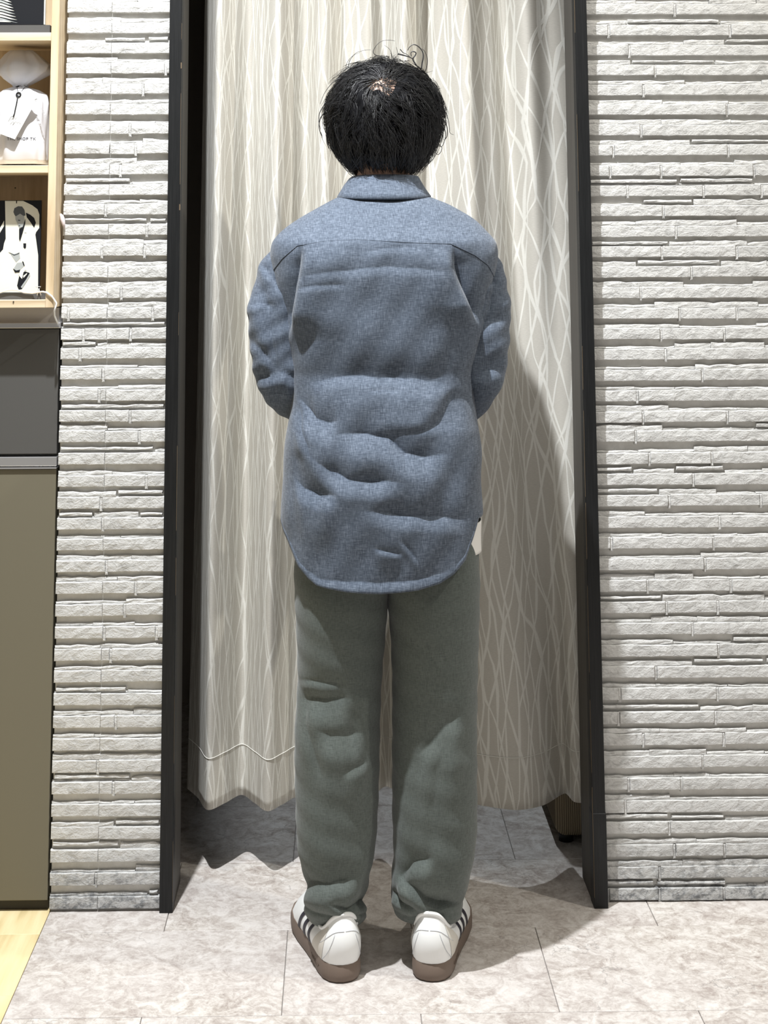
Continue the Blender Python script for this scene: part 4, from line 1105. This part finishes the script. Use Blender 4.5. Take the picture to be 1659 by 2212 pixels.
# hair ------------------------------------------------------------------------
def hair():
    rnd = np.random.RandomState(7)
    hc = np.array([.0885, 2.836, 1.503]); er = np.array([.1165, .120, .116])
    Wd = np.array([-.10, -.80, .60]); Wd /= np.linalg.norm(Wd)
    def env(dn):
        h = math.hypot(dn[0], dn[1]); v = abs(dn[2]); p = 2. if dn[2] > 0 else 2.+1.3*min(1, -dn[2]*2)*dn[1]**2/(h*h+1e-6)
        return 1/((h**p+v**p)**(1/p)+1e-9)
    # cap under the strands, open at the crown and over the face
    bm = bmesh.new(); bmesh.ops.create_icosphere(bm, subdivisions=6, radius=1.)
    dele = []
    for v in bm.verts:
        d = np.array(v.co); ang = math.acos(np.clip(d@Wd, -1, 1))
        q = math.atan2(d[0], d[2])
        lim = .25+.07*math.sin(5*q+1)+.04*math.sin(9*q)
        kill = ang < lim or (d[1] > .25 and d[2] < .12+.3*(1-d[1])*0 and d[1] > .25) or d[2] < -.975+.10*abs(d[0])
        r = .905+.020*math.sin(d[0]*17+d[2]*9)+.014*math.sin(d[2]*23-d[0]*31)-.045*max(0, 1-ang/.5)
        v.co = Vector(hc+d*er*r*env(d))
        if d[2] < -.6: v.co.z = max(v.co.z, hc[2]-er[2]*.96)
        if kill: dele.append(v)
    bmesh.ops.delete(bm, geom=dele, context='VERTS')
    me = bpy.data.meshes.new('hair_cap'); bm.to_mesh(me); bm.free(); me.materials.append(M_HCAP); me.polygons.foreach_set('use_smooth', [True]*len(me.polygons))
    hroot = bpy.data.objects.new('hair', None); COL.objects.link(hroot); _under(hroot, person)
    o = bpy.data.objects.new('hair_cap', me); COL.objects.link(o); o.parent = hroot
    B = MB()
    def walk(d0, length, r0, lift, swirl, nst=10, grav=.25, wob=.1):
        p = hc+d0*er*r0*env(d0); pts = [p.copy()]; ds = length/nst; ph = rnd.uniform(0, 6); wf = rnd.uniform(1.2, 2.6)
        tprev = None
        for k in range(nst):
            d = (p-hc)/er; nr = np.linalg.norm(d); dn = d/nr
            away = -(Wd-dn*(Wd@dn)); L = np.linalg.norm(away); away = away/(L+1e-6)
            side = np.cross(dn, away)
            dwn = np.array([0, 0, -1.])-dn*(-dn[2])
            low = max(0., min(1., (-.05-dn[2])/.5))
            t = away*(1-grav)*(1-low*.6)+dwn*(grav+low*.5)+side*(swirl+wob*math.sin(ph+k*wf))
            t += np.array([0, 0, -1.])*low*.5
            t /= np.linalg.norm(t)
            if tprev is not None: t = .55*t+.45*tprev; t /= np.linalg.norm(t)
            tprev = t
            p = p+t*ds
            d = (p-hc)/er; nr = np.linalg.norm(d); want = (r0+lift*(k+1)/nst)*env(d/nr)
            stiff = .6 if d[2] > -.15 else .28
            p = hc+d/nr*(nr+(want-nr)*stiff)*er
            pts.append(p.copy())
            if p[2] < 1.376+.010*math.sin(ph*7): break
        return np.array(pts)
    ng = 900; made = 0
    while made < ng:
        d = rnd.normal(size=3); d /= np.linalg.norm(d)
        if d[1] > .35 and d[2] < .25: continue
        if d[2] < -.85: continue
        ang = math.acos(np.clip(d@Wd, -1, 1))
        if ang < .34 and rnd.rand() < .8: continue
        ln = rnd.uniform(.045, .085); near = max(0, 1-ang/.6)
        lift = (rnd.uniform(.0, .08) if rnd.rand() < .8 else rnd.uniform(.08, .17))*(1-near); r0 = rnd.uniform(.90, .97)-.05*near
        sw = rnd.normal(0, .42)+(.25 if ang < .8 else 0); gv = rnd.uniform(.05, .4)
        g = walk(d, ln, r0, lift, sw, 11, gv, rnd.uniform(.1, .75))
        made += 1
        nch = 7; tipc = rnd.uniform(.1, .5)
        ax = rnd.normal(size=(nch, 3))*.0052
        for c in range(nch):
            m = len(g)
            if m < 4: continue
            u = np.linspace(0, 1, m)[:, None]
            cut = rnd.randint(max(4, m-3), m+1)
            pts = g+ax[c]*(1-u*(1-tipc))+rnd.normal(size=3)*.0012*u+rnd.normal(size=(m, 3))*.00035
            pts = pts[:cut]; mm = len(pts)
            rr = np.interp(np.linspace(0, 1, mm), [0, .3, 1], [.0005, .0006, .00015])
            B.tube(pts, rr, 3, False)
    # short sparse roots over the crown
    for k in range(260):
        q = rnd.uniform(0, 2*PI); an = rnd.uniform(.04, .30)
        a = np.cross(Wd, [0, 0, 1.]); a /= np.linalg.norm(a); b = np.cross(Wd, a)
        d = Wd*math.cos(an)+(a*math.cos(q)+b*math.sin(q))*math.sin(an)
        g = walk(d, rnd.uniform(.015, .035), rnd.uniform(.84, .88), .08, .5, 6, .05, .1)
        B.tube(g, np.linspace(.0005, .0002, len(g)), 3, False)
    o = B.build('strands', M_HAIR, None, True); o.parent = hroot; o['kind'] = 'stuff'
    # loose curls at the top, side flicks
    C = MB(); Yt = 2.83
    def crv(pts, r=.0009, Y=Yt):
        P = [at(x, y, Y) for x, y in pts]; P = np.array(P)
        Q = []
        for i in range(len(P)-1):
            p0, p1, p2, p3 = P[max(i-1, 0)], P[i], P[i+1], P[min(i+2, len(P)-1)]
            for k in range(6):
                t = k/6; Q.append(.5*((2*p1)+(-p0+p2)*t+(2*p0-5*p1+4*p2-p3)*t*t+(-p0+3*p1-3*p2+p3)*t**3))
        Q.append(P[-1]); C.tube(Q, np.linspace(r, r*.45, len(Q)), 5)
    f = 6.9125
    def k7(pts): return [(740+x/f, 80+y/f) for x, y in pts]
    crv(k7([(1180, 470), (1190, 380), (1205, 300), (1190, 210), (1130, 140), (1060, 112), (1000, 150), (975, 200)]), .0016)
    crv(k7([(1100, 420), (1050, 330), (1080, 280), (1095, 235), (1050, 215), (1020, 240), (1030, 290)]), .0017)
    crv(k7([(1230, 520), (1262, 420), (1265, 320), (1230, 220), (1180, 170)]), .0009)
    crv(k7([(700, 290), (560, 290), (470, 250), (465, 190), (520, 110), (590, 60), (700, 45), (780, 60)]), .0008)
    crv(k7([(820, 250), (900, 270), (1000, 300), (1050, 330)]), .0018)
    crv(k7([(860, 180), (900, 230), (960, 260), (1020, 310)]), .0010)
    crv(k7([(80, 470), (110, 350), (200, 240), (320, 200), (420, 190)]), .0007)
    crv(k7([(50, 500), (60, 400), (140, 290), (260, 230)]), .0006)
    crv(k7([(730, 300), (725, 230), (690, 170), (620, 120)]), .0006)
    crv(k7([(830, 300), (820, 210), (800, 150)]), .0006)
    crv(k7([(1250, 530), (1300, 520), (1355, 505)]), .0005)
    f2 = 4.366
    def k5(pts): return [(640+x/f2, 60+y/f2) for x, y in pts]
    crv(k5([(1350, 700), (1420, 820), (1445, 940), (1450, 990), (1485, 1010)]), .0008, 2.80)
    crv(k5([(1330, 880), (1400, 960), (1405, 1040), (1370, 1120), (1320, 1050)]), .0010, 2.80)
    crv(k5([(1300, 1000), (1330, 1100), (1375, 1130), (1340, 1195), (1270, 1150)]), .0010, 2.80)
    crv(k5([(1330, 800), (1410, 900), (1425, 1010), (1395, 1060)]), .0013, 2.80)
    crv(k5([(1300, 900), (1330, 1040), (1300, 1140), (1250, 1180)]), .0013, 2.80)
    crv(k5([(300, 760), (230, 850), (215, 940), (245, 1035)]), .0013, 2.80)
    crv(k5([(330, 860), (290, 980), (290, 1080), (308, 1140)]), .0014, 2.80)
    crv(k5([(350, 900), (325, 1010), (335, 1110), (350, 1150)]), .0013, 2.80)
    crv(k5([(280, 700), (222, 800), (212, 880), (228, 960)]), .0010, 2.80)
    crv(k5([(420, 470), (350, 510), (270, 610), (225, 720)]), .0008, 2.80)
    crv(k5([(1230, 430), (1300, 540), (1370, 640), (1420, 780)]), .0008, 2.80)
    o = C.build('loose_curls', M_HAIR, None, True); o.parent = hroot; o['kind'] = 'stuff'
hair()
